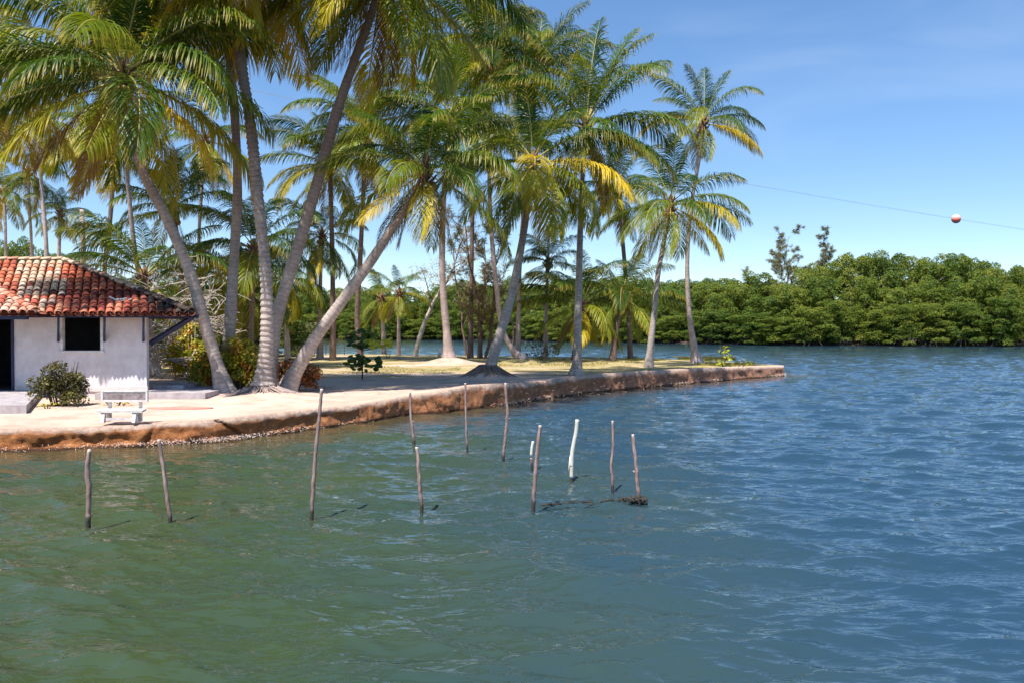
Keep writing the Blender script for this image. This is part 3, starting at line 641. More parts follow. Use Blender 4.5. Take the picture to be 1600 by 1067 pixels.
GROUPS = 'coconut palms of the grove on the spit'
def palm(q):
    r = random.Random(q['seed'] * 77 + 5); Yd = q['Y']; lean = q.get('lean', r.uniform(-1.5, 1.5))
    nP = len(q['p'])
    P, R = [], []
    for i, (x, y, w) in enumerate(q['p']):
        t = i / (nP - 1); d = Yd + lean * t * t
        P.append(at(x, y, d)); R.append(w * (.80 if i == 0 else .63) / 2 / F * d)
    gzb = float(ground_h(P[0].x, P[0].y)); P[0].z = min(P[0].z, gzb)
    P.insert(0, Vector((P[0].x, P[0].y, gzb - 0.15))); R.insert(0, R[0] * 1.12)
    near = Yd < 32
    ring = q.get('ring', 0.09); pts, rad = spline(P, R, 0.03 if near else 0.10)
    base = Vector((P[0].x, P[0].y, gzb)); root = empty('coconut_palm', base, q['l'], 'palm tree', GROUPS)
    h = [0.0]
    for a, b in zip(pts[:-1], pts[1:]): h.append(h[-1] + (b - a).length)
    ra = q.get('ramp', 0.022)
    wobble = r.uniform(0, 6)
    rr = []
    for hh, x in zip(h, rad):
        ph = (hh / ring + 0.35 * math.sin(hh * 2.3 + wobble)) % 1.0
        x *= 1 + 0.03 * math.sin(hh * 1.7 + wobble) + .02 * math.sin(hh * 5.1)
        if near: x *= 1 + ra * (0.5 - ph) * (1 if hh > .25 else .3)
        x *= 1 + q.get('flare', 0.25) * .55 * math.exp(-hh / 0.30)
        rr.append(x)
    mb = MB(); mb.tube([p - base for p in pts], rr, 20 if near else 12, 0, True, h)
    # uneven section near the ground
    vs = []
    for v, a in zip(mb.v, mb.a):
        kx = 0.04 * math.sin(3 * math.atan2(v[1], v[0]) + wobble) * math.exp(-a / 0.8)
        vs.append((v[0] * (1 + kx), v[1] * (1 + kx), v[2]))
    mb.v = vs
    mb.build('trunk', M[q['m']], root, smooth=True)
    top = pts[-1] - base; dirn = (pts[-1] - pts[-4]).normalized(); rt = rad[-1]
    # fibre sheaths and old leaf bases round the head of the trunk
    sb = MB()
    sb.tube([top - dirn * .7, top - dirn * .35, top, top + Vector((0, 0, .35)), top + Vector((0, 0, .7))], [rt * 1.02, rt * 1.35, rt * 1.7, rt * 1.3, rt * .4], 9, 0, True)
    for k in range(12):
        a = k * 2.4; rad_ = Vector((math.cos(a), math.sin(a), 0))
        p0 = top + rad_ * rt * .9 + Vector((0, 0, -.25 + .05 * k)); p1 = p0 + rad_ * .28 + Vector((0, 0, .28)); 
        sb.tube([p0, (p0 + p1) / 2 + rad_ * .04, p1], [.07, .05, .03], 5, 0, True)
    sb.build('leaf_sheath', M['sheath'], root, smooth=True)
    # fronds
    fr = [tuple(f) for f in q.get('fr', [])]
    n = int(q['n'] * (1.0 if Yd < 35 else .9)) - len(fr); k0 = r.uniform(0, 360)
    for i in range(n):
        a = (i + .5) / n; az = (k0 + i * 137.5) % 360
        top_e = 86 if q.get('up') else (66 if q.get('low') else 80)
        low_e = -12 if q.get('up') else (-62 if q.get('low') else -50)
        e0 = top_e + (low_e - top_e) * a ** .95 + r.uniform(-14, 14)
        bend = 30 + 52 * math.sin(math.pi * min(1, a * 1.05 + .02)) ** .8 + r.uniform(-22, 26)
        if e0 < -20: bend *= .6
        fr.append((az, e0, bend, q['L'] * (.72 if e0 > 68 else 1) * (0.80 + 0.24 * math.sin(math.pi * min(1, .25 + a * .75))) * r.uniform(.9, 1.08)))
    dn = q.get('dry', 1)
    for i in range(dn + (1 if near else 0)):
        fr.append((r.uniform(0, 360), r.uniform(-62, -45), 22, q['L'] * .72, True))
    for f in fr:
        az, e0, bend, L = f[:4]; dry = len(f) > 4
        me, rz = frond_lib(az, e0, bend, dry)
        sc = L / 4.5
        ro = Vector((math.cos(math.radians(az)), math.sin(math.radians(az)), 0)) * rt * .8
        o = link('frond', me, root, top + ro + Vector((0, 0, 0.15 + 0.25 * max(-1, e0 / 60))), (0, 0, rz + r.uniform(-.05, .05)))
        o.scale = (sc, sc, sc * r.uniform(.95, 1.05))
        yl = min(1, max(0, .22 + .46 * (30 - e0) / 60 + r.gauss(0, .18))); o.color = (yl, yl, yl, 1)
    for j in range(r.choice((4, 6, 7)) if Yd < 45 else r.choice((0, 3, 4))):
        a = j * 1.9 + k0; 
        link('coconut', NUT, root, top + Vector((math.cos(a) * (rt + .20), math.sin(a) * (rt + .20), -.30 - .11 * (j % 3))), (.2, .2, a)).scale = (1.0,) * 3
    if q.get('mr') or q['seed'] == 3:
        rm = MB(); rg = random.Random(q['seed'])
        for k in range(150):
            a = 2 * math.pi * k / 150 + rg.uniform(-.05, .05); R1 = rad[0] * rg.uniform(.8, 1.15); R2 = R1 + rg.uniform(.25, .80)
            c0 = Vector((math.cos(a), math.sin(a), 0)); hh0 = rg.uniform(.08, .17)
            gq = lambda RR, up_: c0 * RR + Vector((0, 0, float(ground_h(base.x + c0.x * RR, base.y + c0.y * RR)) - gzb + up_))
            pp = [gq(R1 * .8, hh0), gq(R1 * .6 + R2 * .4, hh0 * .45), gq(R1 * .25 + R2 * .75, .02), gq(R2, -.03)]
            rm.tube(pp, [.022, .018, .014, .008], 4, 0, True)
        rm.build('root_mound', M['root'] if q['seed'] == 3 else M['root_brown'], root, smooth=True)['kind'] = 'stuff'
    return root
for q in PALMS: palm(q)

# bare stump of a dead palm over the roof ridge
st = MB(); b = at(130, 430, 52); t_ = at(128, 328, 52); st.tube([b - Vector((0, 0, 3.4)), b, (b + t_) / 2 + Vector((.03, 0, 0)), t_], [.17, .16, .15, .13], 12, 0, True, [0, 3, 5, 7])
so = st.build('dead_palm_trunk', M['trunk_pale'], smooth=True); tag(so, 'headless dead palm trunk standing bare above the right end of the roof ridge', 'palm trunk')

# ------------------------------------------------------------------ branching trees
def branches(seed, H_, r0, levels, spread, up, mb, leaf=None, lean=Vector((0, 0, 0)), base=Vector((0, 0, 0)), kids=(4, 7), start=.25, lenf=.55, wig=.18, sides=5, leafn=3, leaflen=.25, rtip=.006):
    r = random.Random(seed); leaves = []
    def grow(p, d, L, rad, lv):
        n = max(3, int(L / .35)) if lv == 0 else max(3, 4)
        pts = [p]; dd = d.copy()
        for i in range(n):
            dd = (dd + Vector((r.uniform(-wig, wig), r.uniform(-wig, wig), r.uniform(-wig, wig) * .6 + up * .04))).normalized()
            pts.append(pts[-1] + dd * L / n)
        rads = [max(rtip, rad * (1 - .8 * i / n)) for i in range(n + 1)]
        mb.tube(pts, rads, max(3, sides - lv * 1), 0, False)
        if lv >= levels - 1 and leaf is not None:
            for i in range(1, n + 1):
                for _ in range(leafn): leaves.append((pts[i] + Vector((r.gauss(0, .05), r.gauss(0, .05), r.gauss(0, .05))), dd))
        if lv < levels:
            nk = r.randint(*kids)
            for k in range(nk):
                f = start + (1 - start) * (k + r.random()) / nk if lv == 0 else r.uniform(.2, 1)
                i = min(n - 1, int(f * n)); q = pts[i].lerp(pts[i + 1], f * n - i if f * n - i <= 1 else 1)
                a = r.uniform(0, 2 * math.pi)
                side = Vector((math.cos(a), math.sin(a), 0)); side = (side - dd * side.dot(dd))
                if side.length < .05: side = Vector((1, 0, 0))
                nd = (dd * (1 - spread) + side.normalized() * spread + Vector((0, 0, up * .3))).normalized()
                grow(q, nd, L * lenf * r.uniform(.6, 1.15) * (1 - .35 * f if lv == 0 else 1), rads[i] * .55, lv + 1)
    grow(base, (Vector((0, 0, 1)) + lean).normalized(), H_, r0, 0)
    if leaf is not None:
        for p, d in leaves:
            for _ in range(1):
                e = (d * .6 + Vector((r.uniform(-1, 1), r.uniform(-1, 1), r.uniform(-1.1, .5)))).normalized() * leaflen * r.uniform(.5, 1.2)
                w = e.cross(Vector((r.uniform(-1, 1), r.uniform(-1, 1), r.uniform(-1, 1)))).normalized() * leaflen * .055
                leaf.add([p - w, p + w, p + e + w * .4, p + e - w * .4], [(0, 1, 2, 3)])
def wispy(name, label, cat, loc, H_, seed, bark, leafm, stems=1, group=None, **kw):
    root = empty(name, loc, label, cat, group)
    w = MB(); lf = MB()
    r = random.Random(seed)
    for s_ in range(stems):
        branches(seed + s_, H_ * r.uniform(.8, 1), kw.get('r0', .12) / (1 if stems == 1 else 1.6), kw.get('levels', 3), kw.get('spread', .6), kw.get('up', .5), w, lf if leafm else None,
                 lean=kw.get('lean', Vector((0, 0, 0))) + Vector((r.uniform(-.25, .25), r.uniform(-.2, .2), 0)) * (stems > 1), base=Vector((r.uniform(-.2, .2), r.uniform(-.1, .1), -.2)) if stems > 1 else Vector((0, 0, -.2)),
                 kids=kw.get('kids', (5, 8)), start=kw.get('start', .3), lenf=kw.get('lenf', .42), wig=kw.get('wig', .15), leafn=kw.get('leafn', 2), leaflen=kw.get('leaflen', .3), rtip=kw.get('rtip', .01))
    w.build('trunk', M[bark], root, smooth=True)
    if leafm: lf.build('foliage', M[leafm], root)
    return root
def gp(px, py, z=.5):
    p = gnd(px, py, z); return Vector((p.x, p.y, float(ground_h(p.x, p.y))))
def gpY(px, Y):
    p = at(px, 540, Y); return Vector((p.x, p.y, float(ground_h(p.x, p.y))))
wispy('bare_tree', 'bare pale twiggy tree leaning right between the slanting palm and the slim pink palm', 'tree', gpY(648, 60), 11.5, 41, 'dead_wood', 'needle', lean=Vector((.16, 0, 0)), r0=.20, levels=3, kids=(6, 9), leafn=1, leaflen=.22, lenf=.40, start=.35, rtip=.014)
wispy('casuarina_tree', 'brown multi stemmed wispy casuarina with exposed roots in front of the far water', 'tree', gpY(752, 56), 10.0, 52, 'bark_brown', 'brown_needle', stems=3, r0=.22, levels=3, kids=(6, 8), rtip=.006, leafn=1, leaflen=.34, lenf=.34, start=.10, spread=.5, up=.8)
wispy('casuarina_tree', 'thin grey casuarina behind the smooth white palm trunk', 'tree', gpY(728, 60), 10.5, 63, 'bark_brown', 'needle', stems=1, r0=.10, levels=3, kids=(7, 9), rtip=.006, leafn=1, leaflen=.3, lenf=.32, start=.2, spread=.5, up=.8)
wispy('casuarina_tree', 'faint slim casuarina just left of the fountain crowned palm', 'tree', gpY(800, 62), 9.5, 64, 'bark_brown', 'needle', stems=1, r0=.08, levels=3, kids=(5, 7), rtip=.006, leafn=1, leaflen=.3, lenf=.34, start=.3, spread=.5, up=.8)
wispy('dead_tree', 'bleached dead tree with tangled white branches behind the leaning palm and roof end', 'tree', gpY(338, 34), 5.6, 71, 'dead_wood', None, lean=Vector((-.32, 0, 0)), r0=.15, levels=3, kids=(6, 8), lenf=.62, start=.2, spread=.75, up=-.05, wig=.33, rtip=.018)
wispy('dead_tree', 'second bleached branch tangle between the brown ringed palm and the roof end', 'tree', gpY(285, 36), 5.2, 75, 'dead_wood', 'dull_leaf', lean=Vector((.1, 0, 0)), r0=.13, levels=3, kids=(6, 8), lenf=.62, start=.2, spread=.75, up=-.05, wig=.33, rtip=.014, leafn=1, leaflen=.18)

# ------------------------------------------------------------------ leafy clumps
def leaf_cloud(rng, blobs, per, size, aspect=1.0, flat=.35):
    """blobs: (x,y,z,rx,rz); leaves on and in each blob"""
    VS = []
    for (bx, by, bz, rx, rz) in blobs:
        n = int(per * (rx * rx)); d = unit(rng.normal(0, 1, (n, 3))); d[:, 2] = np.where(d[:, 2] < -.35, -d[:, 2], d[:, 2])
        rad = rng.uniform(.72, 1.06, n)[:, None]; c_ = np.array([bx, by, bz]) + d * rad * np.array([rx, rx, rz])
        nm = unit(d * .8 + rng.normal(0, .55, (n, 3)) + np.array([0, 0, flat]))
        a = unit(np.cross(nm, rng.normal(0, 1, (n, 3)))); b_ = np.cross(nm, a)
        s_ = size * rng.uniform(.6, 1.3, n)[:, None] / 2
        VS.append(np.stack([c_ - a * s_, c_ - b_ * s_ * aspect * .6, c_ + a * s_, c_ + b_ * s_ * aspect * .6], 1).reshape(-1, 3))
    V = np.vstack(VS); Q = np.arange(len(V)).reshape(-1, 4); return V, Q
def crown_mesh(name, seed, W, Ht, mat, nb=34, per=120, size=.42, low=.05):
    rng = np.random.default_rng(seed); B = []
    for i in range(nb):
        f = (i + .5) / nb; z = Ht * (low + (.90 - low) * f ** .8)
        ww = W * math.sqrt(max(.05, 1 - max(0, (z / Ht - .35) / .72) ** 2))
        a = i * 2.4 + rng.uniform(-.4, .4); rr = ww * rng.uniform(.25, .85)
        br = rng.uniform(.55, 1.25) * W / 3.6
        B.append((math.cos(a) * rr, math.sin(a) * rr, z + rng.uniform(-.3, .3), br, br * .72))
    V, Q = leaf_cloud(rng, B, per, size)
    return np_mesh(name, V, Q, [mat])
CROWNS = [crown_mesh('crown', 200 + i, 3.4, 9.0, M['mangrove'], 80, 300, .21) for i in range(7)]
DULL = crown_mesh('crown', 260, 3.2, 9.0, M['dull_leaf'], 36, 110, .36)
def mang_trunk(seed):
    r = random.Random(seed); mb = MB()
    for k in range(4):
        a = r.uniform(0, 6.28); mb.tube([(math.cos(a) * .3, math.sin(a) * .3, -.4), (math.cos(a) * .2, math.sin(a) * .2, 2.5), (math.cos(a) * 1.2, math.sin(a) * 1.2, 6)], [.14, .11, .05], 5)
    for k in range(12):
        a = r.uniform(0, 6.28); R_ = r.uniform(1.0, 2.8); mb.tube([(math.cos(a) * .2, math.sin(a) * .2, 1.6), (math.cos(a) * R_ * .6, math.sin(a) * R_ * .6, 1.1), (math.cos(a) * R_, math.sin(a) * R_, -.5)], [.06, .05, .04], 4)
    return mb.mesh('trunk', M['bark_dark'], True)
MTR = [mang_trunk(i) for i in range(3)]

BANK = [(150, 528), (450, 530), (700, 531), (900, 534), (1080, 537.5), (1250, 540), (1450, 541), (1650, 541.5), (1900, 542)]
bw = [gnd(px, py) for px, py in BANK]; bw = np.array([(p.x, p.y) for p in bw])
TOPS = [(150, 430), (450, 442), (560, 452), (640, 458), (720, 440), (800, 432), (900, 436), (1000, 438), (1080, 430), (1140, 432), (1200, 430), (1250, 420), (1300, 402), (1360, 397), (1420, 400), (1470, 398), (1520, 402), (1560, 386), (1600, 388), (1700, 390), (1900, 390)]
seg = np.hypot(*np.diff(bw, axis=0).T); cs = np.r_[0, np.cumsum(seg)]
mr = random.Random(17)
GM = 'mangrove trees along the far bank'
def mangrove(x, y, h, k, wide=1.0, label='dense green mangrove tree in the belt along the far bank'):
    root = empty('mangrove_tree', (x, y, 0.05), label, 'tree', GM, mr.uniform(0, 6.28))
    me = CROWNS[k % 7]; s_ = h / 9.0 * .93
    c_ = link('crown', me, root); c_.scale = (wide * mr.uniform(.9, 1.15), wide * mr.uniform(.9, 1.15), s_)
    if root.location.y < 260:
        t_ = link('trunk', MTR[k % 3], root); t_.scale = (1, 1, s_)
for row, (off, hf, sp) in enumerate(((1.5, .50, 4.4), (5.0, .80, 4.4), (9.5, 1.0, 4.8), (15, .95, 4.8))):
    d = 0.0; k = row
    while d < cs[-1]:
        x = float(np.interp(d, cs, bw[:, 0])); y = float(np.interp(d, cs, bw[:, 1]))
        x2, y2 = x + mr.uniform(-1, 1) + off * .15, y + off + mr.uniform(-.8, .8)
        px = 800 + F * x2 / y2; ty = np.interp(px, [a for a, _ in TOPS], [b for _, b in TOPS])
        h = (2.5 + (513 - ty) / F * y2) * 1.09 * hf * mr.uniform(.80, 1.10)
        mangrove(x2, y2, h, k + mr.randint(0, 6), 1.0 if row < 2 else 1.12)
        k += 1; d += sp * mr.uniform(.8, 1.2)
# far bank ground and the wood behind
fb = MB()
for i in range(len(bw) - 1):
    a, b = bw[i], bw[i + 1]
    fb.add([(a[0], a[1] + .4, -.3), (b[0], b[1] + .4, -.3), (b[0], b[1] + 2.5, .35), (a[0], a[1] + 2.5, .35), (a[0] * 1.8, a[1] + 400, 1.2), (b[0] * 1.8, b[1] + 400, 1.2)], [(0, 1, 2, 3), (3, 2, 5, 4)])
tag(fb.build('far_bank', M['bark_dark']), 'dark mud of the far bank under the mangroves', kind='structure')

# tall wispy trees over the mangroves, and the shrubs of lighter colour
wispy('casuarina_tree', 'tall sparse tree rising over the mangroves, left of the pair above the belt', 'tree', (at(1243, 500, 140).x, 140, 1), 21.0, 90, 'bark_brown', 'needle', stems=3, r0=.20, levels=3, kids=(6, 8), leafn=2, leaflen=.5, lenf=.30, start=.5, spread=.55, up=.5, rtip=.012)
wispy('casuarina_tree', 'tall sparse tree rising over the mangroves, right of the pair above the belt', 'tree', (at(1272, 500, 141).x, 141, 1), 18.6, 95, 'bark_brown', 'needle', stems=2, r0=.20, levels=3, kids=(6, 8), leafn=2, leaflen=.5, lenf=.28, start=.55, spread=.55, up=.5, rtip=.012)
wispy('casuarina_tree', 'small faint pointed tree above the mangroves beside the rightmost palm', 'tree', (at(1173, 500, 150).x, 150, 1), 14.0, 99, 'bark_brown', 'needle', stems=1, r0=.2, levels=2, kids=(9, 12), leafn=1, leaflen=.6, lenf=.16, start=.6, spread=.45, up=.9, rtip=.03)
o = empty('mangrove_tree', (at(1196, 500, 134).x, 134, .05), 'greyish dry topped mangrove near the small faint pointed tree', 'tree', GM)
c_ = link('crown', DULL, o); c_.scale = (1.2, 1, 1.18)
# round trees over the roof on the left
for (px, Y, top, label) in ((8, 78, 374, 'round dark green tree over the roof at the left edge'), (30, 82, 372, 'round green tree crown between the first two palm trunks above the roof'), (62, 80, 392, 'low wide bush crown along the roof ridge'), (80, 76, 388, 'loose dark bush behind the small free standing palm'), (112, 80, 402, 'small dark bush right of the small free standing palm')):
    p = at(px, top, Y); o = empty('broadleaf_tree', (p.x, Y, .4), label, 'tree', 'broadleaf trees behind the house', px)
    c_ = link('crown', CROWNS[px % 7], o); c_.scale = (.62, .62, (p.z - .4) / 9.0); link('trunk', MTR[0], o).scale = (.8, .8, (p.z - .4) / 9)
# scrub between house and water, left part of the far view
for i, (px, Y, top, wd, mt) in enumerate(((250, 52, 455, .8, 0), (300, 58, 450, .9, 1), (345, 56, 462, .9, 2), (400, 60, 458, .8, 3), (440, 60, 470, .6, 4), (170, 55, 440, .9, 5), (470, 66, 500, .45, 1), (590, 170, 448, 1.0, 2))):
    p = at(px, top, Y); lab = ['scrubby tree behind the low broad palm by the roof', 'scrubby tree behind the dead white branches', 'scrubby tree behind the brown ringed palm trunk', 'scrubby tree behind the thick ringed palm trunk', 'scrubby tree seen between the thick trunk and the right leaning one', 'scrubby tree behind the right slope of the roof', 'low bush by the railing near the back water', 'mangrove of paler green at the far bank behind the slanting trunk'][i]
    o = empty('broadleaf_tree', (p.x, Y, .4), lab, 'tree', 'scrub trees behind the grove', px)
    c_ = link('crown', CROWNS[mt] if i % 3 else DULL, o); c_.scale = (wd * 1.15, wd * 1.15, (p.z - .4) / 9.0)

def shrub(name, label, px, py, W, D, Ht, mat, seed, per=900, size=.09, nb=22, stems=8, z=None, stemmat='bark_dark', cat='shrub'):
    p = gp(px, py); root = empty(name, p if z is None else (p.x, p.y, z), label, cat)
    rng = np.random.default_rng(seed); B = []
    for i in range(nb):
        B.append((rng.uniform(-W, W) * .8, rng.uniform(-D, D) * .8, 0, 0, 0))
        x, y = B[-1][:2]; e = 1 - .55 * (x / W) ** 2 - .3 * (y / D) ** 2; br = rng.uniform(.16, .30) * (Ht / 1.2) ** .4
        B[-1] = (x, y, rng.uniform(.12, .92) * Ht * e, br, br)
    V, Q = leaf_cloud(rng, B, per / .09, size, 1.1)
    link('foliage', np_mesh('foliage', V, Q, [M[mat]]), root)
    sm = MB(); r = random.Random(seed)
    for k in range(stems):
        x, y = r.uniform(-W, W) * .75, r.uniform(-D, D) * .7
        sm.tube([(x * .3, y * .3, -.05), (x * .7, y * .7, Ht * .4), (x, y, Ht * r.uniform(.8, 1.1))], [.02, .014, .005], 5)
    sm.build('stem', M[stemmat], root, smooth=True)
    return root
shrub('croton_hedge', 'large croton hedge with yellow and red leaves behind the two left palm trunks', 365, 610, 1.35, .7, 1.75, 'hedge', 1, 150, .10, 110, 14)
shrub('croton_hedge', 'yellow green hedge clump beside the house corner with white twigs', 300, 592, .8, .6, 2.15, 'hedge', 2, 130, .10, 70, 10, stemmat='dead_wood')
shrub('croton_hedge', 'low brown green bush under the dead branches left of the croton hedge', 262, 566, 1.0, .6, .9, 'hedge', 12, 100, .12, 40, 6)
shrub('red_leaved_shrub', 'red leaved shrub at the foot of the sharply leaning palm', 458, 610, .95, .5, .95, 'red_shrub', 3, 150, .085, 60, 10)
shrub('wall_shrub', 'dark leafy bush growing against the white house wall left of the bench', 92, 634, .66, .4, 1.10, 'dark_shrub', 4, 170, .07, 46, 16, z=.5)
shrub('low_weed', 'patch of low yellow weeds behind the bench', 182, 634, .55, .15, .22, 'hedge', 5, 50, .06, 14, 4)
shrub('low_weed', 'small lime green weed in front of the dark wall bush', 74, 638, .2, .1, .14, 'lime_leaf', 6, 60, .05, 8, 3)
shrub('dark_bush', 'dark round bush at the back shore beside the grey shore palm', 848, 560, 1.3, .8, 1.25, 'dark_shrub', 7, 14, .16, 30, 6)
shrub('low_weed', 'small bright plant at the back shore near the thin white trunk palm', 605, 560, .35, .2, .5, 'lime_leaf', 8, 22, .10, 8, 4)
shrub('low_weed', 'lime plants on the sand at the foot of the last palm', 1150, 575, 1.0, .25, .42, 'lime_leaf', 9, 18, .13, 12, 6)
shrub('low_weed', 'low lime weeds by the base of the last palm trunk', 1108, 568, .5, .25, .28, 'lime_leaf', 10, 18, .12, 7, 4)
shrub('young_tree', 'spindly young tree with bright yellow leaves near the tip of the spit', 1130, 573, .28, .2, 1.35, 'lime_leaf', 11, 16, .15, 6, 5)

# sea almond sapling with big round leaves
def sapling():
    b = gp(566, 592); root = empty('almond_sapling', b, 'small sea almond sapling with big round leaves on the sand among the palms', 'sapling')
    sc = b.y / F
    mb = MB(); mb.tube([(0, 0, -.1), (.01, 0, .6), (-.02, 0, 1.2), (.0, 0, 75 * sc)], [.03, .025, .02, .012], 6); 
    r = random.Random(3)
    lf = MB(); n = 9; lf.add([(0, 0, 0)] + [(.02 + .13 * (1 - math.cos(2 * math.pi * k / n)), .085 * math.sin(2 * math.pi * k / n), -.02 * abs(math.sin(2 * math.pi * k / n))) for k in range(n)], [(0, 1 + k, 1 + (k + 1) % n) for k in range(n)])
    dark = lf.mesh('leaf', M['almond_leaf']); lime = lf.mesh('leaf', M['lime_leaf'])
    tiers = [((-4, 27), 30, 13, 44, dark), ((-8, 57), 20, 10, 20, dark), ((20, 56), 24, 8, 26, lime), ((-2, 70), 20, 6, 10, dark)]
    for (cx, cz), rx, rz, n_, me in tiers:
        for k in range(n_):
            a = r.uniform(0, 6.28); q = math.sqrt(r.random()); x = cx + math.cos(a) * rx * q; z = cz + math.sin(a) * rz * q; y = r.uniform(-.3, .3)
            p = Vector((x * sc, y, z * sc)); 
            o = link('leaf', me, root, p, (r.uniform(.6, 1.35), r.uniform(-.5, .5), r.uniform(-.9, .9))); o.scale = (r.uniform(.7, 1.2),) * 3
            if k % 4 == 0: mb.tube([(0, 0, (cz - 12) * sc), p], [.010, .005], 4)
    mb.build('stem', M['bark_dark'], root, smooth=True)
sapling()

# grass tufts: nobody could count them
gr = np.random.default_rng(3); NB = 26000
zones = [((985, 1150), (557.5, 563), .10, .25), ((560, 760), (556, 566), .08, .06), ((780, 1000), (557, 572), .09, .16), ((500, 720), (572, 583), .05, .15), ((235, 320), (562, 592), .06, .05), ((1090, 1180), (566, 571), .12, .05)]
Vg = []
for (x0, x1), (y0, y1), hh, share in zones:
    n = int(NB * share); px = gr.uniform(x0, x1, n); py = gr.uniform(y0, y1, n)
    c2 = [gnd(a, b, .5) for a, b in zip(px, py)]
    P_ = np.array([(c_.x, c_.y, 0) for c_ in c2]); P_[:, 2] = ground_h(P_[:, 0], P_[:, 1]) - .01
    kp = vnoise(P_[:, 0] * 1.1, P_[:, 1] * .8, 3) > -.15; P_ = P_[kp]; n = len(P_)
    a = gr.uniform(0, 6.28, n); h = hh * gr.uniform(.5, 1.5, n); w = .018 + .0 * a; le = gr.normal(0, .4, (n, 2)) * h[:, None]
    d = np.stack([np.cos(a) * w, np.sin(a) * w, 0 * a], -1); t = P_ + np.c_[le, h]
    Vg.append(np.stack([P_ - d, P_ + d, t], 1).reshape(-1, 3))
Vg = np.vstack(Vg)
tag(link('grass', np_mesh('grass', Vg, np.arange(len(Vg)).reshape(-1, 3), [M['grass']])), 'thin dry yellow grass on the sand of the spit', 'grass', kind='stuff')
# fallen leaves, twigs
tw = MB(); r = random.Random(8)
for i in range(1500):
    p = gp(r.uniform(230, 1150), 513 + 2.0 * F / r.uniform(24, 58)); a = r.uniform(0, 6.28); L = r.uniform(.08, .35)
    d = Vector((math.cos(a), math.sin(a), 0)) * L; n = Vector((-d.y, d.x, 0)).normalized() * .02
    tw.add([p + n + Vector((0, 0, .01)), p - n + Vector((0, 0, .012)), p + d + Vector((0, 0, .03))], [(0, 1, 2)])
tag(tw.build('leaf_litter', M['bark_brown']), 'dry brown leaf litter scattered over the sand', 'litter', kind='stuff')

# ------------------------------------------------------------------ the house
ZF = 0.70; WY = 24.4
hx = lambda px, Y: (px - 800) / F * Y
house = empty('tiled_house', (-12.6, WY, ZF), 'small white house with red barrel tile hip roof and dark open window by the water', 'house')
HB = Vector((-12.6, WY, ZF))
def hm(mb, name, mat, parent=house, smooth=False):
    mb.v = [(v[0] - HB.x, v[1] - HB.y, v[2] - HB.z) for v in mb.v]; return mb.build(name, mat, parent, smooth=smooth)
XR, XD, X0 = hx(229, WY), hx(22, WY), -19.5
wx0, wx1 = hx(97, WY), hx(159, WY); wz0, wz1 = 1.85, 2.90; ZT = 3.02
w = MB(); th = .16
w.box((XD, WY, .45), (wx0, WY + th, ZT)); w.box((wx1, WY, .45), (XR, WY + th, ZT))
w.box((wx0, WY, .45), (wx1, WY + th, wz0)); w.box((wx0, WY, wz1), (wx1, WY + th, ZT))
w.box((X0, WY, .45), (-16.2, WY + th, ZT)); w.box((-16.2, WY, 2.85), (XD, WY + th, ZT))
XB = XR - 2.35; YB = WY + 5.0
w.hexa([(XR - .16, WY + th, .45), (XR, WY + th, .45), (XB, YB, .45), (XB - .16, YB, .45)], [(XR - .16, WY + th, ZT), (XR, WY + th, ZT), (XB, YB, ZT), (XB - .16, YB, ZT)])
w.box((X0, YB, .45), (XB, YB + th, ZT)); w.box((X0 - .16, WY, .45), (X0, YB + th, ZT))
hm(w, 'wall', M['wall'])
pl = MB()                                               # whitewashed plinth along the foot of the wall
pl.box((XD + .02, WY - .035, .66), (XR + .035, WY - .002, .80)); hm(pl, 'plinth', M['wall'])
iw = MB(); iw.box((X0 + .02, YB - 1.4, .72), (XB - .3, YB - 1.3, 3.0)); hm(iw, 'inner_wall', M['inside'])
cl = MB(); cl.box((X0 + .02, WY + th + .02, 3.03), (XR - 1.2, YB - .02, 3.07)); hm(cl, 'ceiling', M['inside'])
fl_ = MB(); fl_.box((X0 + .02, WY + th + .01, .60), (XB - .2, YB - .02, .70)); hm(fl_, 'floor', M['inside'])
# window: a part with its frame, sill and open shutter
win = link('window', None, house, Vector(((wx0 + wx1) / 2, WY, wz0)) - HB)
def wpart(mb, name, mat):
    o_ = Vector(((wx0 + wx1) / 2, WY, wz0)); mb.v = [(v[0] - o_.x, v[1] - o_.y, v[2] - o_.z) for v in mb.v]; return mb.build(name, mat, win)
f = MB(); f.box((wx0 - .05, WY - .03, wz0 - .002), (wx0 + .03, WY + .10, wz1)); f.box((wx1 - .03, WY - .03, wz0 - .002), (wx1 + .05, WY + .10, wz1)); f.box((wx0 - .05, WY - .03, wz1 + .002), (wx1 + .05, WY + .08, wz1 + .05)); wpart(f, 'window_frame', M['white_paint'])
f = MB(); f.box((wx0 - .08, WY - .07, wz0 - .06), (wx1 + .08, WY + .12, wz0 - .005)); wpart(f, 'sill', M['white_paint'])
# door opening frame
dr = MB(); dr.box((XD - .07, WY - .04, ZF + .002), (XD - .002, WY + .10, 2.85)); dr.box((-16.2, WY - .04, 2.852), (XD - .002, WY + .1, 2.93)); dr.box((-16.2, WY - .04, ZF + .002), (-16.12, WY + .10, 2.85)); hm(dr, 'door_frame', M['blue'])
